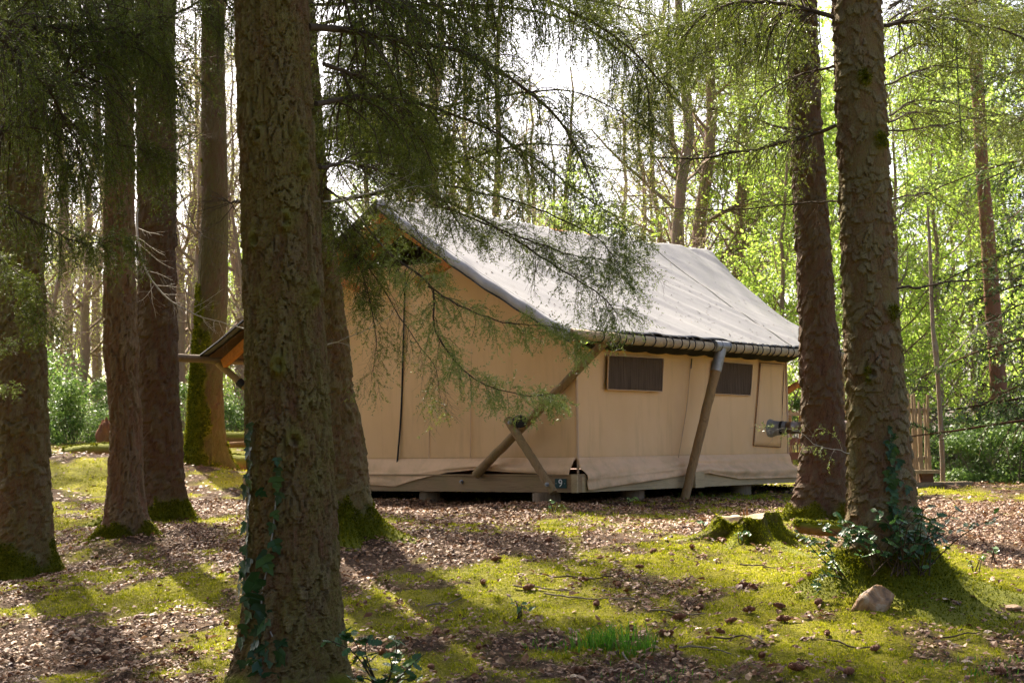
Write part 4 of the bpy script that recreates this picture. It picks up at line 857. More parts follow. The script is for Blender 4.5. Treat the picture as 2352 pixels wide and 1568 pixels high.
mo = np.clip(1.6 * fbm(TH * 3, Z * 9, 8, 3) - .25 + .5 * np.exp(-np.maximum(Z, 0) / .1), 0, 1); setattr_f(me, 'moss', mo); stb = put('stump_base', me, stump); moss_fuzz(me, stb, 22000, .013, .005, 4, lo=.45, matn='moss')
tp = MB(); rim = G[-1]; V = np.vstack([rim * [[.97, .97, 1]] - [0, 0, .006], rim * [[.5, .5, 1]] + [0, 0, -.012], [[0, 0, HT - .01]]])
tp.add(V, np.array([(k, (k + 1) % n, n + (k + 1) % n, n + k) for k in range(n)])); tp.add(V, np.array([(n + k, n + (k + 1) % n, 2 * n) for k in range(n)])); tp.obj('cut_face', M['cutwood'], stump, False)
sv = MB()
for k in range(3): sv.add([(.03 * k - .04, .1, HT - .04), (.03 * k - .01, .1, HT - .04), (.03 * k - .025, .12, HT - .04), (.03 * k - .028, .1, HT + .03 + .03 * (k % 3))], [(0, 1, 3), (1, 2, 3), (2, 0, 3)])
sv.obj('splinter', M['rotwood'], stump, False)
# mossy fallen branch and logs
def log(name, label, pts, r, matn='logwood', mossc=.7, n=16, cat='log'):
    P0 = catmull(pts, 24); org = P0[0].copy(); mb = MB().tube(P0 - org, r if np.isscalar(r) else np.linspace(r[0], r[1], 24), n, True, .12, int(abs(P0[0, 0]) * 31) % 97); me = mb.mesh(name, M[matn])
    V = np.concatenate(mb.v); pth = P0 - org; nr = np.argmin(((V[:, None] - pth[None]) ** 2).sum(-1), 1); up = (V[:, 2] - pth[nr, 2]) / (np.max(r) + 1e-6)
    setattr_f(me, 'moss', np.clip((up + .1) * 2 * mossc + .5 * (vn(V[:, 0] * 5, V[:, 1] * 5, 3) - .5), 0, 1)); o = tag(put(name, me, None, tuple(org)), label, cat); moss_fuzz(me, o, 5000, .03, .01, 3); return o
log('fallen_branch', 'short mossy fallen branch lying between stump and flaky spruce', [Q(1828, 1208, 14.6), Q(1880, 1214, 14.6), Q(1960, 1216, 14.6)], (.05, .06), mossc=1)
def gl(px, py, Y, dz=0): p = Q(px, py, Y); p[2] = gz1(p[0], p[1]) + dz; return p
log('fallen_log', 'reddish fallen log with moss on top right of the mossy trunk', [Q(505, 1066, 26), Q(560, 1072, 26), Q(700, 1080, 26.4)], .19, mossc=.8)
log('fallen_log', 'mossy log farther back behind the mossy trunk', [Q(415, 1008, 30), Q(540, 1008, 30), Q(700, 1015, 30)], .14, mossc=1)
log('fallen_log', 'thin bare pole lying above the logs', [Q(415, 1032, 28.5), Q(540, 1020, 28.5), Q(640, 1016, 28.5)], .05, mossc=.0)
log('fallen_log', 'moss topped log seen between the left trunks', [Q(150, 1050, 28), Q(200, 1042, 28), Q(262, 1040, 28)], .17, mossc=.8)
log('fallen_log', 'dark cut log end beside the grey left trunk', [Q(95, 1060, 25), Q(120, 1062, 25), Q(150, 1075, 24.6)], .14, matn='bark_dark', mossc=.4)
rp = MB(); rr_ = RNG(4); pc_ = Q(246, 1012, 28.5)
ph, tt = np.meshgrid(np.linspace(.02, math.pi - .02, 24), np.arange(36) * 2 * math.pi / 36, indexing='ij')
rad = .25 * (1 + .5 * (fbm(tt * 2, ph * 3, 5, 3) - .5) + .4 * (vn(tt * 5, ph * 6, 9) - .5)); G = np.stack([rad * .75 * np.sin(ph) * np.cos(tt), rad * .5 * np.sin(ph) * np.sin(tt), rad * 1.35 * np.cos(ph)], -1)
rp.grid(np.concatenate([G, G[:, :1]], 1)); me = rp.mesh('root_plate', M['darkwood']); me.materials[0] = M['logwood']
tag(put('root_plate', me, None, tuple(pc_)), 'upturned red brown root plate of a fallen tree', 'root')

# rock at the foot of the right spruce
def rock(name, label, p, s, seed, matn='rock'):
    ph, tt = np.meshgrid(np.linspace(.01, math.pi - .01, 26), np.arange(40) * 2 * math.pi / 40, indexing='ij')
    d = np.stack([np.sin(ph) * np.cos(tt), np.sin(ph) * np.sin(tt), np.cos(ph)], -1); r = RNG(seed); rad = np.full(ph.shape, 1.3)
    for k in range(14):
        nn = unit(r.normal(size=3)); rad = np.minimum(rad, r.uniform(.72, 1.0) / np.maximum(d @ nn, .05))
    rad = rad * (1 + .10 * (fbm(tt * 3, ph * 4, seed, 3) - .5)); G = d * rad[..., None] * np.array(s)
    o = MB().grid(np.concatenate([G, G[:, :1]], 1)).obj(name, M[matn]); o.location = tuple(p); return tag(o, label, 'rock')
rk = onground(2005, 1398); rk = np.array([rk[0], rk[1], rk[2]])
rock('rock', 'orange brown flint rock at the foot of the flaky spruce', rk + (0, 0, .015), (.14, .10, .11), 33)
q_ = onground(2325, 1412); rock('stone', 'small grey stone in the moss at the right edge', q_ + (0, 0, .0), (.06, .05, .035), 5)

# ------------------------------------------------------------------ leaf shapes
def leaf_poly(kind, seed=0):
    r = RNG(seed)
    if kind == 'oak':
        xs = np.linspace(0, 1, 9); w = np.array([.03, .16, .13, .24, .18, .3, .2, .18, 0.02]) * r.uniform(.8, 1.2)
    elif kind == 'beech': xs = np.linspace(0, 1, 7); w = np.array([.01, .2, .29, .31, .26, .15, .01])
    elif kind == 'holly':
        xs = np.linspace(0, 1, 9); w = np.array([.03, .26, .17, .32, .2, .32, .17, .2, .0])
    elif kind == 'ivy':
        xs = np.array([0, .02, .3, .34, .62, .66, 1.0]); w = np.array([.05, .34, .52, .24, .30, .17, .0])
    n = len(xs); cup = r.uniform(-.35, .5) if kind in ('oak', 'beech') else .12; bend = r.uniform(-.5, .7) if kind in ('oak', 'beech') else -.12
    wav = (r.random((3, n)) - .5) * (.12 if kind in ('oak', 'beech') else .05)
    C = np.stack([xs, 0 * xs, bend * (xs - xs * xs) + wav[0]], -1); Lf = np.stack([xs, w, bend * (xs - xs * xs) + cup * w + wav[1]], -1); Rt = np.stack([xs, -w, bend * (xs - xs * xs) + cup * w + wav[2]], -1)
    V = np.vstack([C, Lf, Rt]) - np.array([.5, 0, 0]); Fq = [(k, k + 1, n + k + 1, n + k) for k in range(n - 1)] + [(k + 1, k, 2 * n + k, 2 * n + k + 1) for k in range(n - 1)]
    return V, np.array(Fq)
def scatter_leaves(mb, pos, ax, nrm, size, kind, seed, hue, nvar=6):
    """pos (m,3), ax leaf direction, nrm normal; adds leaves"""
    r = RNG(seed); m = len(pos)
    if m == 0: return
    ax = unit(ax - (ax * nrm).sum(1, keepdims=True) * nrm); bx = np.cross(nrm, ax); var = r.integers(0, nvar, m)
    for k in range(nvar):
        s = var == k
        if not s.any(): continue
        if kind == 'quad':
            V = np.array([(-.5, 0, 0), (0, -.32, .06), (.5, 0, 0), (0, .32, .06)]) if k % 2 else np.array([(-.5, 0, 0), (-.08, -.27, -.05), (.5, 0, .04), (.05, .3, .09)]); Fq = np.array([(0, 1, 2, 3)])
        elif kind == 'dry':
            q = RNG(seed * 31 + k); c = q.uniform(-.15, .3); b = q.uniform(-.12, .3)
            V = np.array([(-.5, 0, 0), (-.15, -.3, c), (.25, -.26, c * .8), (.5, 0, q.uniform(-.1, .15)), (.2, .28, c * .7), (-.2, .3, c), (0.02, 0, b)]); V[:, :2] *= q.uniform(.8, 1.15, (7, 1))
            Fq = np.array([(0, 1, 6), (1, 2, 6), (2, 3, 6), (3, 4, 6), (4, 5, 6), (5, 0, 6)])
        else: V, Fq = leaf_poly(kind, k * 7 + seed)
        sz = size[s][:, None, None]
        P3 = pos[s][:, None] + sz * (V[None, :, :1] * ax[s][:, None] + V[None, :, 1:2] * bx[s][:, None] + V[None, :, 2:] * nrm[s][:, None])
        nv = len(V); Fa = (Fq[None] + (np.arange(s.sum()) * nv)[:, None, None]).reshape(-1, Fq.shape[1])
        mb.add(P3.reshape(-1, 3), Fa, np.repeat(hue[s], nv))
def single_leaf_mesh(kind, seed, matn, hue):
    V, Fq = leaf_poly(kind, seed); return MB().add(V, Fq, hue).mesh(kind + '_leaf', M[matn], False)

# ------------------------------------------------------------------ ivy on trunks
def orient(ax, nrm):
    ax = np.array(ax, float); nrm = unit(np.array(nrm, float)); ax = unit(ax - (ax @ nrm) * nrm); by = np.cross(nrm, ax)
    return Matrix(((ax[0], by[0], nrm[0]), (ax[1], by[1], nrm[1]), (ax[2], by[2], nrm[2]))).to_euler()
IV = [single_leaf_mesh('ivy', k, 'ivy', h) for k, h in enumerate((.1, .3, .5, .7, .95))]
def ivy(key, label, spots, strands, seed):
    t0, org, info = TR[key]; r = RNG(seed); t = thing('ivy', label, 'ivy', org)
    def surf(px, py, off=.02):
        p = Q(px, py, info['Y']); c = float(np.interp(p[2], info['zs'], info['cx'])); cyv = float(np.interp(p[2], info['zs'], info['cy'])); rad = float(np.interp(p[2], info['zs'], info['r'])) + off
        dx = np.clip((p[0] - c) / rad, -1.0, 1.0) if abs(p[0] - c) < rad * 1.0 else np.sign(p[0] - c) * min(abs(p[0] - c) / rad, 1.25)
        a = math.sqrt(max(0, 1 - min(1, dx * dx))); return np.array([c + dx * rad, cyv - a * rad, p[2]]), unit(np.array([dx, -a - .15, .1]))
    for s in strands: MB().tube(catmull([surf(x, y, .012)[0] for x, y in s], 20) - org, .005, 5).obj('stem', M['twig_pale'], t)
    for k, (x, y, sz) in enumerate(spots):
        p, nrm = surf(x, y, .03); nrm = nrm + r.normal(size=3) * .28; ax = np.array([r.normal() * .6, 0, -1 + r.normal() * .3])
        put('leaf', IV[r.integers(0, 5)], t, tuple(p - org), orient(ax, nrm), sz * KPX / FPX * info['Y'] * 1.15)
    return t
r = RNG(77)
sp1 = [(588, 985, 26), (583, 1003, 22), (578, 1040, 30), (585, 1068, 24), (577, 1098, 22), (586, 1112, 26), (570, 1130, 34), (582, 1150, 30), (575, 1182, 26), (566, 1212, 30), (578, 1236, 30), (572, 1262, 26), (583, 1290, 26), (565, 1310, 44), (560, 1330, 38), (572, 1345, 30), (580, 1375, 34),
       (655, 1085, 26), (652, 1110, 34), (618, 1130, 26), (655, 1142, 30), (650, 1180, 24), (638, 1210, 28), (652, 1250, 34), (627, 1275, 34), (632, 1292, 44), (612, 1335, 56), (600, 1372, 42), (615, 1400, 44), (618, 1425, 40), (600, 1440, 30), (598, 1470, 34), (655, 1465, 20), (672, 1462, 20), (625, 1480, 36),
       (640, 1496, 44), (655, 1502, 40), (610, 1495, 38), (590, 1500, 34), (603, 1520, 40), (625, 1520, 44), (660, 1490, 30), (607, 1548, 38), (640, 1545, 36), (582, 1410, 30), (575, 1440, 34), (565, 1470, 30), (570, 1520, 30), (550, 1545, 52), (556, 1290, 26), (552, 1355, 30), (652, 1060, 20), (580, 1020, 22)]
ivy('front', 'dark green ivy climbing the left side of the nearest trunk', sp1, [[(575, 1568), (572, 1400), (575, 1250), (580, 1120), (586, 985)], [(662, 1568), (660, 1490), (635, 1430), (615, 1370), (630, 1290), (645, 1180), (652, 1090)]], 5)
sp2 = [(2034 + r.normal() * 9, y + r.normal() * 5, r.uniform(13, 22)) for y in np.linspace(1010, 1260, 46)] + [(2028 + r.normal() * 6, y, 12) for y in np.linspace(985, 1060, 10)] + [(2105, 1250, 26), (2112, 1275, 22), (2098, 1290, 24), (2090, 1265, 22)]
ivy('right', 'thin strip of ivy running up the flaky spruce', sp2, [[(2040, 1290), (2036, 1200), (2032, 1100), (2028, 990)]], 6)

# ------------------------------------------------------------------ holly shrubs and seedlings
HV = [single_leaf_mesh('holly', k, 'holly', h) for k, h in enumerate((.1, .35, .6, .9))]
def shrub(name, label, stems, nleaf, size, seed, meshes=HV, cat='shrub', stemmat='twig'):
    """stems: list of 3D paths; each leaf an object"""
    r = RNG(seed); org = stems[0][0].copy(); t = thing(name, label, cat, org); m = MB()
    paths = [catmull(s, 14) for s in stems]
    for p in paths: m.tube(p - org, np.linspace(.006, .002, 14), 5)
    m.obj('stem', M[stemmat], t)
    for k in range(nleaf):
        p = paths[k % len(paths)]; i = int(np.clip(r.beta(2.2, 1.2), .15, .999) * 13); f = r.random(); pos = p[i] * (1 - f) + p[i + 1] * f
        d = unit(np.array([r.normal(), r.normal(), r.normal() * .4 + .1])); sz = size * r.uniform(.65, 1.25); nr = unit(np.array([r.normal() * .5, -.35 + r.normal() * .5, .9]))
        put('leaf', meshes[r.integers(0, len(meshes))], t, tuple(pos + d * sz * .55 - org), orient(d, nr), sz)
    return t
def fan(base, n, spread, h, seed, out=(0, 0, 0)):
    r = RNG(seed); S = []
    for k in range(n):
        b = base + np.array([r.uniform(-.5, .5) * spread * .35, r.uniform(-.1, .1), 0]); e = b + np.array([r.uniform(-.5, .5) * spread, r.uniform(-.35, .1), h * r.uniform(.5, 1.1)]) + np.array(out) * r.random()
        S.append([b, (b + e) / 2 + np.array([0, 0, .06]), e])
    return S
hb = TR['right'][1] + np.array([.0, -.38, .05])
shrub('holly_shrub', 'low glossy holly bush in front of the flaky spruce foot', fan(hb, 30, 1.25, .50, 3), 298, .066, 9)
hb2 = Q(1945, 1330, 11.9); e2 = Q(1830, 1215, 11.9)
shrub('holly_shrub', 'thin holly spray reaching left from the flaky spruce foot', [[hb2, (hb2 + e2) / 2 + np.array([0, 0, -.03]), e2], [hb2, Q(1900, 1270, 11.8), Q(1860, 1235, 11.7)], [hb2, Q(1890, 1320, 11.7), Q(1875, 1355, 11.6)], [hb2, Q(1915, 1290, 11.7), Q(1905, 1240, 11.7)]], 90, .045, 10)
fb0 = onground(905, 1566) if False else np.array([Q(880, 1640, 9.7)[0], 9.7, 0]); fb0[2] = gz1(fb0[0], fb0[1])
def tq(x, y, Y=9.6): return Q(x, y, Y)
shrub('holly_seedling', 'dark holly seedling beside the nearest trunk at the bottom edge', [[fb0, tq(815, 1500), tq(745, 1465)], [fb0, tq(825, 1490), tq(800, 1450)], [fb0, tq(840, 1500), tq(850, 1455)], [fb0, tq(910, 1500), tq(905, 1460)], [fb0, tq(940, 1530), tq(975, 1500)], [fb0, tq(890, 1560), tq(960, 1560)], [fb0, tq(850, 1560), tq(800, 1555)], [fb0, tq(900, 1530), tq(880, 1480)]], 78, .075, 11, cat='seedling')
for k, (x, y, n, sz, lab) in enumerate(((2285, 1280, 8, .06, 'lone leafy seedling in the litter right of the flaky spruce'), (1910, 1335, 8, .06, 'light green seedling left of the flaky spruce foot'), (1195, 1405, 7, .055, 'blue green bramble sprig in the middle of the moss'), (1270, 1170, 6, .06, 'small bramble sprig under the number plate'),
        (2240, 1300, 6, .05, 'tiny sprig at the end of the flaky spruce root'), (1620, 1210, 6, .06, 'bluish bramble leaves left of the stump'), (1440, 1150, 6, .06, 'green sprig by the long platform beam'), (1700, 1240, 7, .06, 'pale leaf sprig lying in front of the stump'))):
    b = onground(x, y + 12); LV = [single_leaf_mesh('beech', 40 + k, 'bush' if k in (1, 4, 6) else 'holly', .8)]
    shrub('seedling', lab, fan(b, 3, .16, .10, 50 + k), n, sz, 60 + k, LV, 'seedling')
# ------------------------------------------------------------------ grass tufts
def tuft(label, px, py, n, h, spread, seed):
    b = onground(px, py); r = RNG(seed); mb = MB()
    for k in range(n):
        p = np.array([r.normal() * spread, r.normal() * spread * .7, 0]); p[2] = gz1(b[0] + p[0], b[1] + p[1]) - b[2] - .01; hh = h * r.uniform(.5, 1.15); d = r.normal(size=2) * .3 * hh; w = .0035
        a = r.random() * 6.28; s = np.array([math.cos(a), math.sin(a), 0]) * w; m_ = p + np.array([d[0] * .35, d[1] * .35, hh * .6]); e = p + np.array([d[0], d[1], hh])
        mb.add([p - s, p + s, m_ + s * .8, m_ - s * .8, e], [(0, 1, 2, 3)], r.random()); mb.add([m_ - s * .8, m_ + s * .8, e], [(0, 1, 2)], r.random())
    o = mb.obj('grass_tuft', M['grass'], None, False); o.location = tuple(b); tag(o, label, 'grass', None, 'stuff')
tuft('bright green grass tuft in the moss at bottom centre', 1395, 1492, 190, .17, .10, 1)
tuft('smaller bright grass tuft right of the larger tuft', 1468, 1500, 90, .16, .07, 2)
tuft('sparse green grass at the bottom edge right of centre', 1480, 1555, 90, .06, .2, 3)
tuft('low green grass patch in the bottom right corner', 2330, 1535, 150, .06, .25, 4)
tuft('fringe of green grass below the far end of the tent', 1700, 1150, 120, .10, .5, 5)
tuft('fine grass left of the larger bright tuft', 1290, 1500, 60, .06, .15, 6)

# ------------------------------------------------------------------ leaf litter, moss tufts, cones
r = RNG(123)
def visible_ground(n, y0, y1, seed, wide=.38):
    q = RNG(seed); u = q.uniform(-wide, wide, n); y = np.sqrt(q.uniform(y0 * y0, y1 * y1, n)); return u * y, y
def litter(n, y0, y1, seed, smin, smax, kind='dry'):
    x, y = visible_ground(n, y0, y1, seed); q = RNG(seed + 1); m = mossmask(x, y); clump = fbm(x * 1.7, y * 1.7, 77, 3)
    keep = q.random(n) < np.clip((1 - m) ** 1.1 * (.35 + 1.1 * clump) + .16 * np.clip((clump - .45) * 4, 0, 1) + .05, 0, 1); x, y = x[keep], y[keep]; z = gz(x, y) + q.uniform(.004, .03, len(x))
    e = .06; nx = -(gz(x + e, y) - gz(x - e, y)) / (2 * e); ny = -(gz(x, y + e) - gz(x, y - e)) / (2 * e)
    nr = unit(np.stack([nx, ny, np.ones_like(nx)], -1) + q.normal(size=(len(x), 3)) * .26); ax = q.normal(size=(len(x), 3)); sz = (smin + (smax - smin) * q.beta(1.3, 2.2, len(x))) * (1 + .35 * (q.random(len(x)) < .12))
    hue = np.clip(q.beta(1.7, 1.9, len(x)) + .25 * (fbm(x * 1.2, y * 1.2, 91, 3) - .5), 0, 1)
    return np.stack([x, y, z], -1), ax, nr, sz, hue
lt = MB(); A_ = litter(92000, 9.3, 21, 5, .015, .066); scatter_leaves(lt, *A_[:4], 'dry', 3, A_[4], 10)
A_ = litter(26000, 21, 34, 6, .045, .085); scatter_leaves(lt, *A_[:4], 'quad', 4, A_[4], 4)
A_ = litter(3500, 2.0, 9.3, 7, .05, .08); scatter_leaves(lt, *A_[:4], 'dry', 5, A_[4], 8)
lo = lt.obj('leaf_litter', M['litter'], None, False); tag(lo, 'fallen brown leaves covering the forest floor', 'leaf litter', None, 'stuff')
DL = [single_leaf_mesh('oak' if k % 2 else 'beech', 200 + k, 'litter', h) for k, h in enumerate((.15, .35, .55, .7, .85, .95, .45, .62, .78, .25))]
q = RNG(31); A_ = litter(1400, 9.6, 12.6, 44, .05, .085); pr_ = proj(A_[0]); vis = (pr_[:, 0] > 5) & (pr_[:, 0] < 2347) & (pr_[:, 1] < 1564); idx = np.where(vis)[0][:290]
for k in idx: put('dry_leaf', DL[q.integers(0, 10)], ground, tuple(A_[0][k] + np.array([0, 0, .012])), orient(A_[1][k], A_[2][k]), float(A_[3][k]))
# moss: short tufts
def mosstufts(n, y0, y1, seed, h, w):
    x, y = visible_ground(n, y0, y1, seed); q = RNG(seed + 1); m = mossmask(x, y); k = q.random(n) < m ** 1.5 * np.clip(.25 + 1.6 * fbm(x * 8, y * 8, 53, 2), 0, 1); x, y = x[k], y[k]; z = gz(x, y); n = len(x)
    d = q.normal(size=(n, 3)) * .55; d[:, 2] = 1; d = unit(d); hh = h * q.uniform(.5, 1.3, n) * (.3 + 1.5 * fbm(x * 8, y * 8, 53, 2)); a = q.random(n) * 6.283; s = np.stack([np.cos(a), np.sin(a), 0 * a], -1) * (w * q.uniform(.6, 1.3, n))[:, None]
    p = np.stack([x, y, z - .004], -1); return np.stack([p - s, p + s, p + d * hh[:, None]], 1).reshape(-1, 3), np.repeat(np.clip(.5 + .22 * q.normal(size=n), 0, 1), 3)
mt = MB()
for n_, y0, y1, sd, h, w in ((270000, 9.3, 16, 1, .020, .0056), (90000, 16, 28, 2, .028, .010)):
    V, hu = mosstufts(n_, y0, y1, sd, h, w); mt.add(V, np.arange(len(V)).reshape(-1, 3), hu)
tag(mt.obj('moss_carpet', M['moss'], None, False), 'yellow green moss growing over the forest floor', 'moss', None, 'stuff')
# twig crumbs and shed needles
x_, y_ = visible_ground(26000, 9.3, 17, 61); q5 = RNG(62); n5 = len(x_); a5 = q5.random(n5) * 6.283; l5 = q5.uniform(.012, .05, n5); p5 = np.stack([x_, y_, gz(x_, y_) + q5.uniform(.008, .022, n5)], -1)
d5 = np.stack([np.cos(a5), np.sin(a5), q5.normal(size=n5) * .15], -1) * l5[:, None]; s5 = np.stack([-np.sin(a5), np.cos(a5), 0 * a5], -1) * .0022
V5 = np.stack([p5 - s5, p5 + s5, p5 + d5], 1).reshape(-1, 3); tag(MB().add(V5, np.arange(len(V5)).reshape(-1, 3), np.repeat(q5.beta(1.2, 2.0, n5) * .7, 3)).obj('needle_debris', M['litter'], None, False), 'shed needles and twig crumbs on the moss', 'debris', None, 'stuff')
# spruce cones
def cone_mesh(seed):
    r = RNG(seed); n, k = 14, 18; t = np.linspace(0, 1, k); rad = .5 * .42 * np.sin(np.pi * np.clip(t * .92 + .06, 0, 1)) ** .7; mb = MB()
    T, A = np.meshgrid(t, np.arange(n) * 2 * math.pi / n, indexing='ij'); RR = rad[:, None] * (1 + .22 * np.cos(A * 7 + T * 46) * 1) ; G = np.stack([T - .5, RR * np.cos(A), RR * np.sin(A)], -1)
    return mb.grid(np.concatenate([G, G[:, :1]], 1)).mesh('spruce_cone', M['cone'], False)
CM = [cone_mesh(k) for k in range(3)]
CN = [(1215, 1357), (1110, 1351), (1500, 1270), (1340, 1340), (1420, 1355), (1610, 1375), (1705, 1352), (1730, 1365), (1840, 1345), (1880, 1390), (1610, 1400), (1720, 1405), (1655, 1460), (1450, 1450), (1520, 1470), (1540, 1468), (1790, 1400), (1860, 1330), (2070, 1330), (2050, 1310), (2100, 1300), (1930, 1290), (1590, 1268), (1660, 1245),
      (1090, 1562), (1100, 1500), (990, 1545), (880, 1510), (1210, 1240), (1060, 1245), (1750, 1520), (1830, 1545), (1950, 1560), (1470, 1310), (1370, 1395), (1260, 1250), (1000, 1460), (1330, 1555), (2010, 1500), (2300, 1565), (1560, 1430), (1680, 1440), (300, 1480), (420, 1500), (520, 1440), (240, 1520), (700, 1400), (1800, 1440), (1900, 1470), (1140, 1290), (1800, 1260), (1960, 1240)]
for k, (x, y) in enumerate(CN):
    p = onground(min(max(x, 5), 2347), y); o = put('spruce_cone', CM[k % 3], None, tuple(p + np.array([0, 0, .022])), (q.uniform(-.3, .3), q.uniform(-.3, .3), q.random() * 6.28), q.uniform(.075, .105))
    tag(o, 'small brown spruce cone lying on the mossy ground', 'cone', 'spruce cones on the forest floor')
# fallen twigs
TW = [((1180, 1352), (1310, 1362)), ((1240, 1330), (1430, 1345)), ((1480, 1410), (1620, 1425)), ((1640, 1475), (1760, 1490)), ((980, 1395), (1060, 1385)), ((1900, 1480), (2020, 1500)), ((1560, 1500), (1680, 1520)), ((400, 1460), (500, 1440)), ((1250, 1375), (1460, 1388)), ((2140, 1480), (2250, 1460)), ((1430, 1520), (1500, 1560)), ((1700, 1300), (1780, 1310))]
for k, (a, b) in enumerate(TW):
    p = onground(*a); e = onground(*b); m_ = (p + e) / 2 + np.array([0, RNG(k).normal() * .06, .0]); m_[2] = gz1(m_[0], m_[1]); P0 = catmull([p, m_, e], 16); P0[:, 2] = gz(P0[:, 0], P0[:, 1]) + .018
    o = MB().tube(P0 - P0[0], np.linspace(.007, .004, 16), 5).obj('fallen_twig', M['twig'] if k % 2 else M['twig_bg']); o.location = tuple(P0[0]); tag(o, 'thin dead twig lying on the moss', 'twig', 'twigs fallen on the moss')

# ------------------------------------------------------------------ woodland behind
def uniq(items, base, zones):
    """labels by landmark zone, then by nearness inside the zone"""
    z = [next(p for m_, p in zones if it[0] < m_) for it in items]; out = []
    W_ = ('nearest', 'second nearest', 'third nearest', 'fourth nearest', 'fifth nearest', 'sixth nearest', 'seventh nearest', 'eighth nearest', 'ninth nearest', 'tenth nearest', 'eleventh nearest', 'twelfth nearest', 'thirteenth nearest', 'fourteenth nearest', 'fifteenth nearest')
    for i, it in enumerate(items):
        same = sorted([j for j in range(len(items)) if z[j] == z[i]], key=lambda j: items[j][1]); k = same.index(i)
        out.append(f'{base} {z[i]}' if len(same) == 1 else f'{W_[k]} {base} {z[i]}')
    return out
ZR = ((1500, 'above the middle of the roof'), (1800, 'behind the far end of the roof'), (1950, 'between the two right spruces'), (2130, 'beyond the paling fence'), (2290, 'beside the reddish trunk'), (9999, 'at the right edge'))
ZL = ((0, 'outside the left edge'), (240, 'left of the ridged trunk'), (420, 'behind the dark straight spruce'), (500, 'beside the mossy trunk'), (9999, 'right of the mossy trunk'))
ZM = ((900, 'behind the nearest trunk'), (1060, 'above the gable peak'), (9999, 'above the middle of the roof'))
def wood_tree(seed, H, r0, n1=16, n2=9, n3=6, t0=.28, L1=3.0, leaf=None, nleaf=0, lsize=.06, lkind='quad'):
    r = RNG(seed); k = 16; z = np.linspace(0, 1, k); P0 = np.stack([np.cumsum(r.normal(size=k)) * H * .006, np.cumsum(r.normal(size=k)) * H * .006, z * H - .3], -1)[None]
    mb = MB().tube(P0[0], np.linspace(r0, r0 * .2, k), 9, True, .05, seed)
    C1, r1 = grow(P0, np.array([r0]), n1, L1, .85, .55, -.08, 5, .42, seed + 1, t0, .98, .5, .1, 0, .16)
    C2, r2 = grow(C1, r1, n2, L1 * .42, .8, .6, -.04, 3, .5, seed + 2, .15, 1., .4, .0, 0, .18)
    C3, r3 = grow(C2, r2, n3, L1 * .2, .75, .65, .0, 2, .6, seed + 3, .1, 1., .3, 0, 0, .2)
    r2 = np.maximum(r2, .006); r3 = np.maximum(r3, .0045)
    mb.segs(C1, r1, r1 * .35); mb.segs(C2, r2, r2 * .5); mb.segs(C3, r3, r3 * .6)
    lf = None
    if nleaf:
        lf = MB(); pk = r.integers(0, len(C3), nleaf); t = r.random(nleaf); i = (t * 1.999).astype(int); f = (t * 2 - i)[:, None]; pos = C3[pk, i] * (1 - f) + C3[pk, np.minimum(i + 1, 2)] * f + r.normal(size=(nleaf, 3)) * .04
        nr = unit(r.normal(size=(nleaf, 3)) + [0, 0, .8]); hue = np.clip(.5 + .22 * r.normal(size=nleaf), 0, 1); scatter_leaves(lf, pos, r.normal(size=(nleaf, 3)), nr, lsize * r.uniform(.6, 1.3, nleaf), lkind, seed, hue, 2)
    return mb, lf
def mk(seed, bark, leafmat, **kw):
    mb, lf = wood_tree(seed, **kw); a = mb.mesh('trunk', M[bark]); setattr_f(a, 'moss', np.clip(.3 * (vn(np.concatenate(mb.v)[:, 0] * 3, np.concatenate(mb.v)[:, 2] * 1.5, seed) - .35), 0, .35))
    return a, (lf.mesh('foliage', M[leafmat], False) if lf else None)
BARE = [mk(300 + k, 'bark_pale', 'bronze', H=15, r0=.17, n1=22, n2=9, n3=6, t0=.12, L1=3.2, nleaf=5000, lsize=.05) for k in range(3)]
THIN = [mk(320 + k, 'bark_pale', 'bronze', H=12, r0=.075, n1=24, n2=8, n3=6, t0=.08, L1=2.0, nleaf=3000, lsize=.045) for k in range(3)]
LIME = [mk(340 + k, 'bark_pale', 'lime', H=10, r0=.09, n1=34, n2=9, n3=5, t0=.04, L1=2.6, nleaf=10500, lsize=.095) for k in range(3)]
def place(pair, name, label, cat, px, Y, s, rz, group=None):
    p = Q(px, 900, Y); t = thing(name, label, cat, (p[0], p[1], gz1(p[0], p[1]) - .05), group); t.rotation_euler = (0, 0, rz); t.scale = (s, s, s)
    put('trunk', pair[0], t)
    if pair[1]: put('crown', pair[1], t)
    return t
q = RNG(91)
for k, (x, Y, s) in enumerate(((1552, 36, 1.05), (1588, 40, .9), (1618, 37, 1.15), (1690, 39, 1.0), (1520, 44, .8))):
    place(BARE[k % 3], 'oak_tree', ('pale forked trunk rising behind the roof ridge', 'slanting pale trunk behind the roof ridge', 'thickest pale trunk behind the far end of the roof', 'brown trunk hung with twigs right of the pale trunks behind the roof', 'thin pale stem left of the forked trunk behind the roof')[k], 'tree', x, Y, s, q.random() * 6)
it_a = ((1180, 42, .9), (1020, 38, 1.0), (930, 48, 1.), (820, 50, .9), (880, 62, 1.1), (1000, 66, 1.1), (1060, 48, .8), (1250, 64, 1.0), (1330, 70, 1.1), (1420, 74, 1.1), (1500, 66, 1.0), (1210, 52, .7), (1100, 62, 1.1))
it_a_l = uniq(it_a, 'bare pale tree in the woods', ZM)
for k, (x, Y, s) in enumerate(it_a):
    place(BARE[k % 3], 'oak_tree', it_a_l[k], 'tree', x, Y, s, q.random() * 6, 'bare trees above the tent roof')
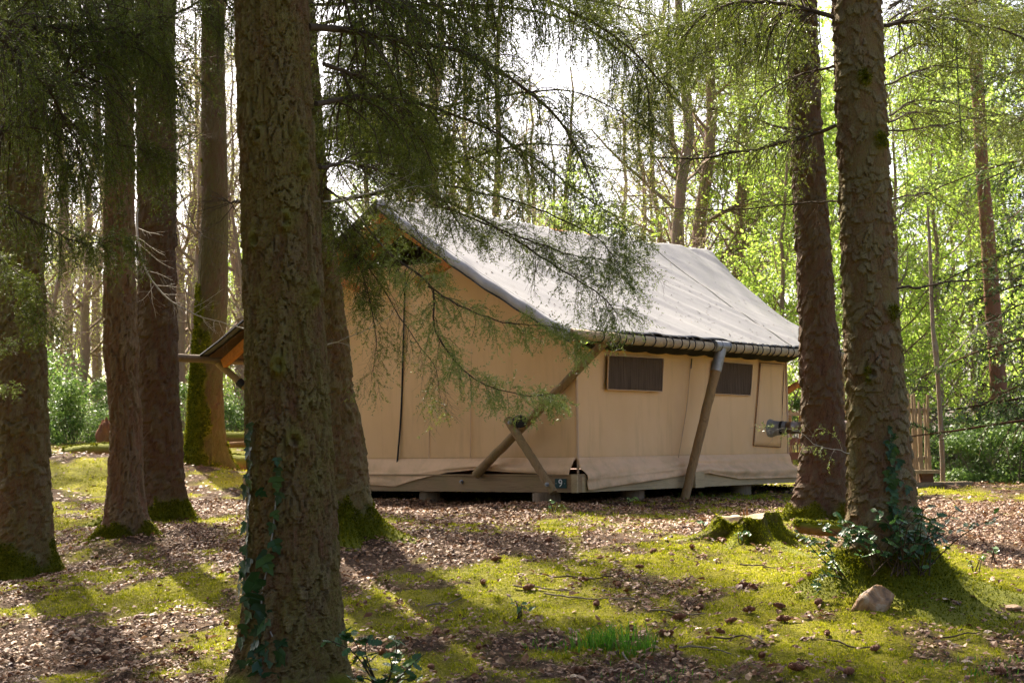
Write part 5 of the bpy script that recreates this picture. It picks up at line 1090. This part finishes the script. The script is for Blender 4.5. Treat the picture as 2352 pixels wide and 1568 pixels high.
it_b = ((425, 40, .9), (448, 52, 1.0), (535, 44, 1.0), (555, 36, .8), (170, 46, 1.0), (120, 38, .9), (215, 55, 1.1), (-60, 44, 1.0), (500, 62, 1.1), (330, 58, 1.2), (60, 62, 1.1), (400, 70, 1.2), (600, 66, 1.2), (260, 72, 1.2), (90, 50, .9), (140, 53, .9), (190, 40, .8), (415, 46, .9), (440, 36, .8), (540, 58, 1.), (20, 56, 1.), (580, 78, 1.2), (430, 82, 1.3), (200, 82, 1.3), (425, 58, 1.0), (530, 84, 1.3))
it_b_l = uniq(it_b, 'slender bare tree in the bright woods', ZL)
for k, (x, Y, s) in enumerate(it_b):
    place((THIN if k % 2 else BARE)[k % 3], 'bare_tree', it_b_l[k], 'tree', x, Y, s, q.random() * 6, 'bare trees behind the left trunks')
it_c = ((1720, 38, 1.0), (1790, 34, .8), (1760, 46, 1.1), (1850, 42, 1.1), (1930, 36, .9), (2090, 33, .8), (2180, 36, .9), (2130, 44, 1.1), (2260, 42, 1.0), (2010, 48, 1.2), (2350, 46, 1.1), (1650, 54, 1.0), (1330, 44, .72), (1400, 50, .72), (1270, 52, .7), (1900, 58, 1.3), (2200, 60, 1.3), (2440, 38, 1.0))
it_c_l = uniq(it_c, 'young lime green tree in the woods', ZR)
for k, (x, Y, s) in enumerate(it_c):
    place(LIME[k % 3], 'beech_tree', it_c_l[k], 'tree', x, Y, s, q.random() * 6, 'lime green young trees at right')
it_d = ((560, 50, .6), (960, 44, .6), (840, 52, .8), (150, 60, .8))
it_d_l = uniq(it_d, 'sparse green young tree among bare trunks', ((300, 'left of the ridged trunk'), (700, 'left of the nearest trunk'), (900, 'behind the nearest trunk'), (9999, 'above the gable peak')))
for k, (x, Y, s) in enumerate(it_d):
    place(LIME[k % 3], 'beech_tree', it_d_l[k], 'tree', x, Y, s, q.random() * 6, 'green young trees among the bare trunks')
# evergreen shrubs
def bush_mesh(seed, w, h, n, ls, matn, lobes=15):
    r = RNG(seed); c = np.stack([r.uniform(-.75, .75, lobes) * w, r.uniform(-.5, .5, lobes) * w, r.beta(1.2, 1.5, lobes) * h], -1); k = r.integers(0, lobes, n)
    d = unit(r.normal(size=(n, 3))); rad = r.random(n) ** .45; pos = c[k] + d * rad[:, None] * (np.array([w * .27, w * .27, h * .19]) * r.uniform(.6, 1.4, (lobes, 1))[k]); pos[:, 2] = np.abs(pos[:, 2])
    hue = np.clip(.45 + .25 * r.normal(size=n), 0, 1); lf = MB(); scatter_leaves(lf, pos, r.normal(size=(n, 3)), unit(d + r.normal(size=(n, 3)) * .6 + [0, 0, .5]), ls * r.uniform(.6, 1.3, n), 'quad', seed, hue, 2)
    st = MB(); stc = []
    for q_ in c: stc.append(np.linspace((q_[0] * .2, q_[1] * .2, -.1), q_, 5))
    C1 = np.array(stc); st.segs(C1, np.full(lobes, .025), np.full(lobes, .008)); C2, r2 = grow(C1, np.full(lobes, .012), 14, w * .5, .9, .5, 0, 4, .6, seed, .2); st.segs(C2, np.maximum(r2, .004), r2 * .5)
    return st.mesh('stems', M['twig_bg']), lf.mesh('foliage', M[matn], False)
HB = [bush_mesh(500 + k, 2.0, 2.4, 9000, .075, 'bush') for k in range(2)]; HL = [bush_mesh(510 + k, 1.3, .9, 5000, .07, 'bush') for k in range(2)]
def place_bush(pair, name, label, px, Y, s, rz, group=None, cat='shrub'):
    p = Q(px, 1000, Y); t = thing(name, label, cat, (p[0], p[1], gz1(p[0], p[1]) - .05), group); t.rotation_euler = (0, 0, rz); t.scale = tuple(s) if not np.isscalar(s) else (s,) * 3
    put('stems', pair[0], t); put('foliage', pair[1], t)
it_e = ((175, 33, .6), (125, 38, .75), (225, 40, .6), (435, 36, .7), (545, 34, .55), (30, 33, .9), (300, 40, .9), (150, 44, 1.0))
it_e_l = uniq(it_e, 'leafy evergreen shrub in the woods', ZL)
for k, (x, Y, s) in enumerate(it_e):
    place_bush(HB[k % 2], 'evergreen_shrub', it_e_l[k], x, Y, s, k * 1.1, 'evergreen shrubs behind the left trunks')
it_f = ((2200, 28.5, .9), (2265, 27.5, .85), (2330, 27, 1.0), (2380, 28, 1.1), (2290, 31, 1.2), (2170, 31, .9))
it_f_l = uniq(it_f, 'low shiny leaved undergrowth', ((2210, 'right of the paling fence'), (2300, 'below the reddish trunk'), (9999, 'at the right edge')))
for k, (x, Y, s) in enumerate(it_f):
    place_bush(HL[k % 2], 'holly_undergrowth', it_f_l[k], x, Y, s, k * 1.3, 'low undergrowth at the right')
it_g = ((2360, 38, .6), (2050, 38, .6), (1960, 36, .6), (1830, 36, .6), (1700, 42, 1.2), (1300, 42, 1.1), (1000, 44, 1.2), (750, 44, 1.3))
it_g_l = uniq(it_g, 'mid green shrub in the woods', ((900, 'behind the nearest trunk'), (1100, 'hidden behind the gable'), (1500, 'behind the roof'), *ZR[1:]))
for k, (x, Y, s) in enumerate(it_g):
    place_bush(HB[k % 2], 'evergreen_shrub', it_g_l[k], x, Y, (s, s, s), k * .9, 'shrubs behind the tent')
# dark conifers at right
def conifer(seed, H, z0, L, nl, dens, nlen, nw):
    tr = np.linspace((0, 0, z0), (0, 0, H), 30)[None]; C1, r1 = grow(tr, np.array([.12]), nl, L, 1.0, .0, .08, 5, .3, seed, 0, .98, .75, -.05, .4, .06); C2, r2 = grow(C1, r1, 18, .8, .8, .6, .4, 2, .4, seed + 1, .12, 1., .5, -.15, .4)
    mb = MB().tube(np.linspace((0, 0, -.3), (0, 0, H), 12), np.linspace(.17, .02, 12), 9); mb.segs(C1, r1, r1 * .25); mb.segs(C2, r2, r2 * .4); m2 = MB(); needles(m2, C2, dens, nlen, nw, seed + 2, .45, .2)
    a = mb.mesh('trunk', M['bark_dark']); setattr_f(a, 'moss', np.zeros(len(a.vertices))); return a, m2.mesh('foliage', M['needle_far'], False)
CF = [conifer(600, 15, .6, 3.2, 80, 55, .09, .028)] * 2
for k, (x, Y, s) in enumerate(((2490, 29, 1.0), (2500, 24, .9), (2260, 52, 1.0), (2400, 46, 1.1))):
    place(CF[k % 2], 'fir_tree', ('dark conifer behind the reddish trunk at the right edge', 'dark conifer leaning in from the right edge', 'farther dark conifer left of the reddish trunk', 'farthest dark conifer at the right edge')[k], 'tree', x, Y, s, k * 2.0)
# the far wood that reads as one mass
fw = MB(); fl_ = MB(); q = RNG(222)
for k in range(26):
    Y = q.uniform(75, 120); x = q.uniform(-.5, .5) * Y; z = gz1(x, Y); mb, lf = wood_tree(700 + k, 16, .16, 9, 5, 3, .1, 3.4, nleaf=500, lsize=.22)
    for V, Fc in zip(mb.v, mb.f): pass
    off = 0
    V = np.concatenate(mb.v) + np.array([x, Y, z])
    base = fw.n; fw.v.append(V); fw.a.append(np.zeros(len(V))); fw.f += [f + base for f in mb.f]; fw.n += len(V)
    V = np.concatenate(lf.v) + np.array([x, Y, z]); base = fl_.n; fl_.v.append(V); fl_.a.append(np.concatenate(lf.a)); fl_.f += [f + base for f in lf.f]; fl_.n += len(V)
o = fw.obj('far_wood', M['twig_bg']); tag(o, 'distant wood of bare trees beyond the nearer trunks', 'woodland', None, 'stuff')
o2 = fl_.obj('far_foliage', M['bronze'], o, False)
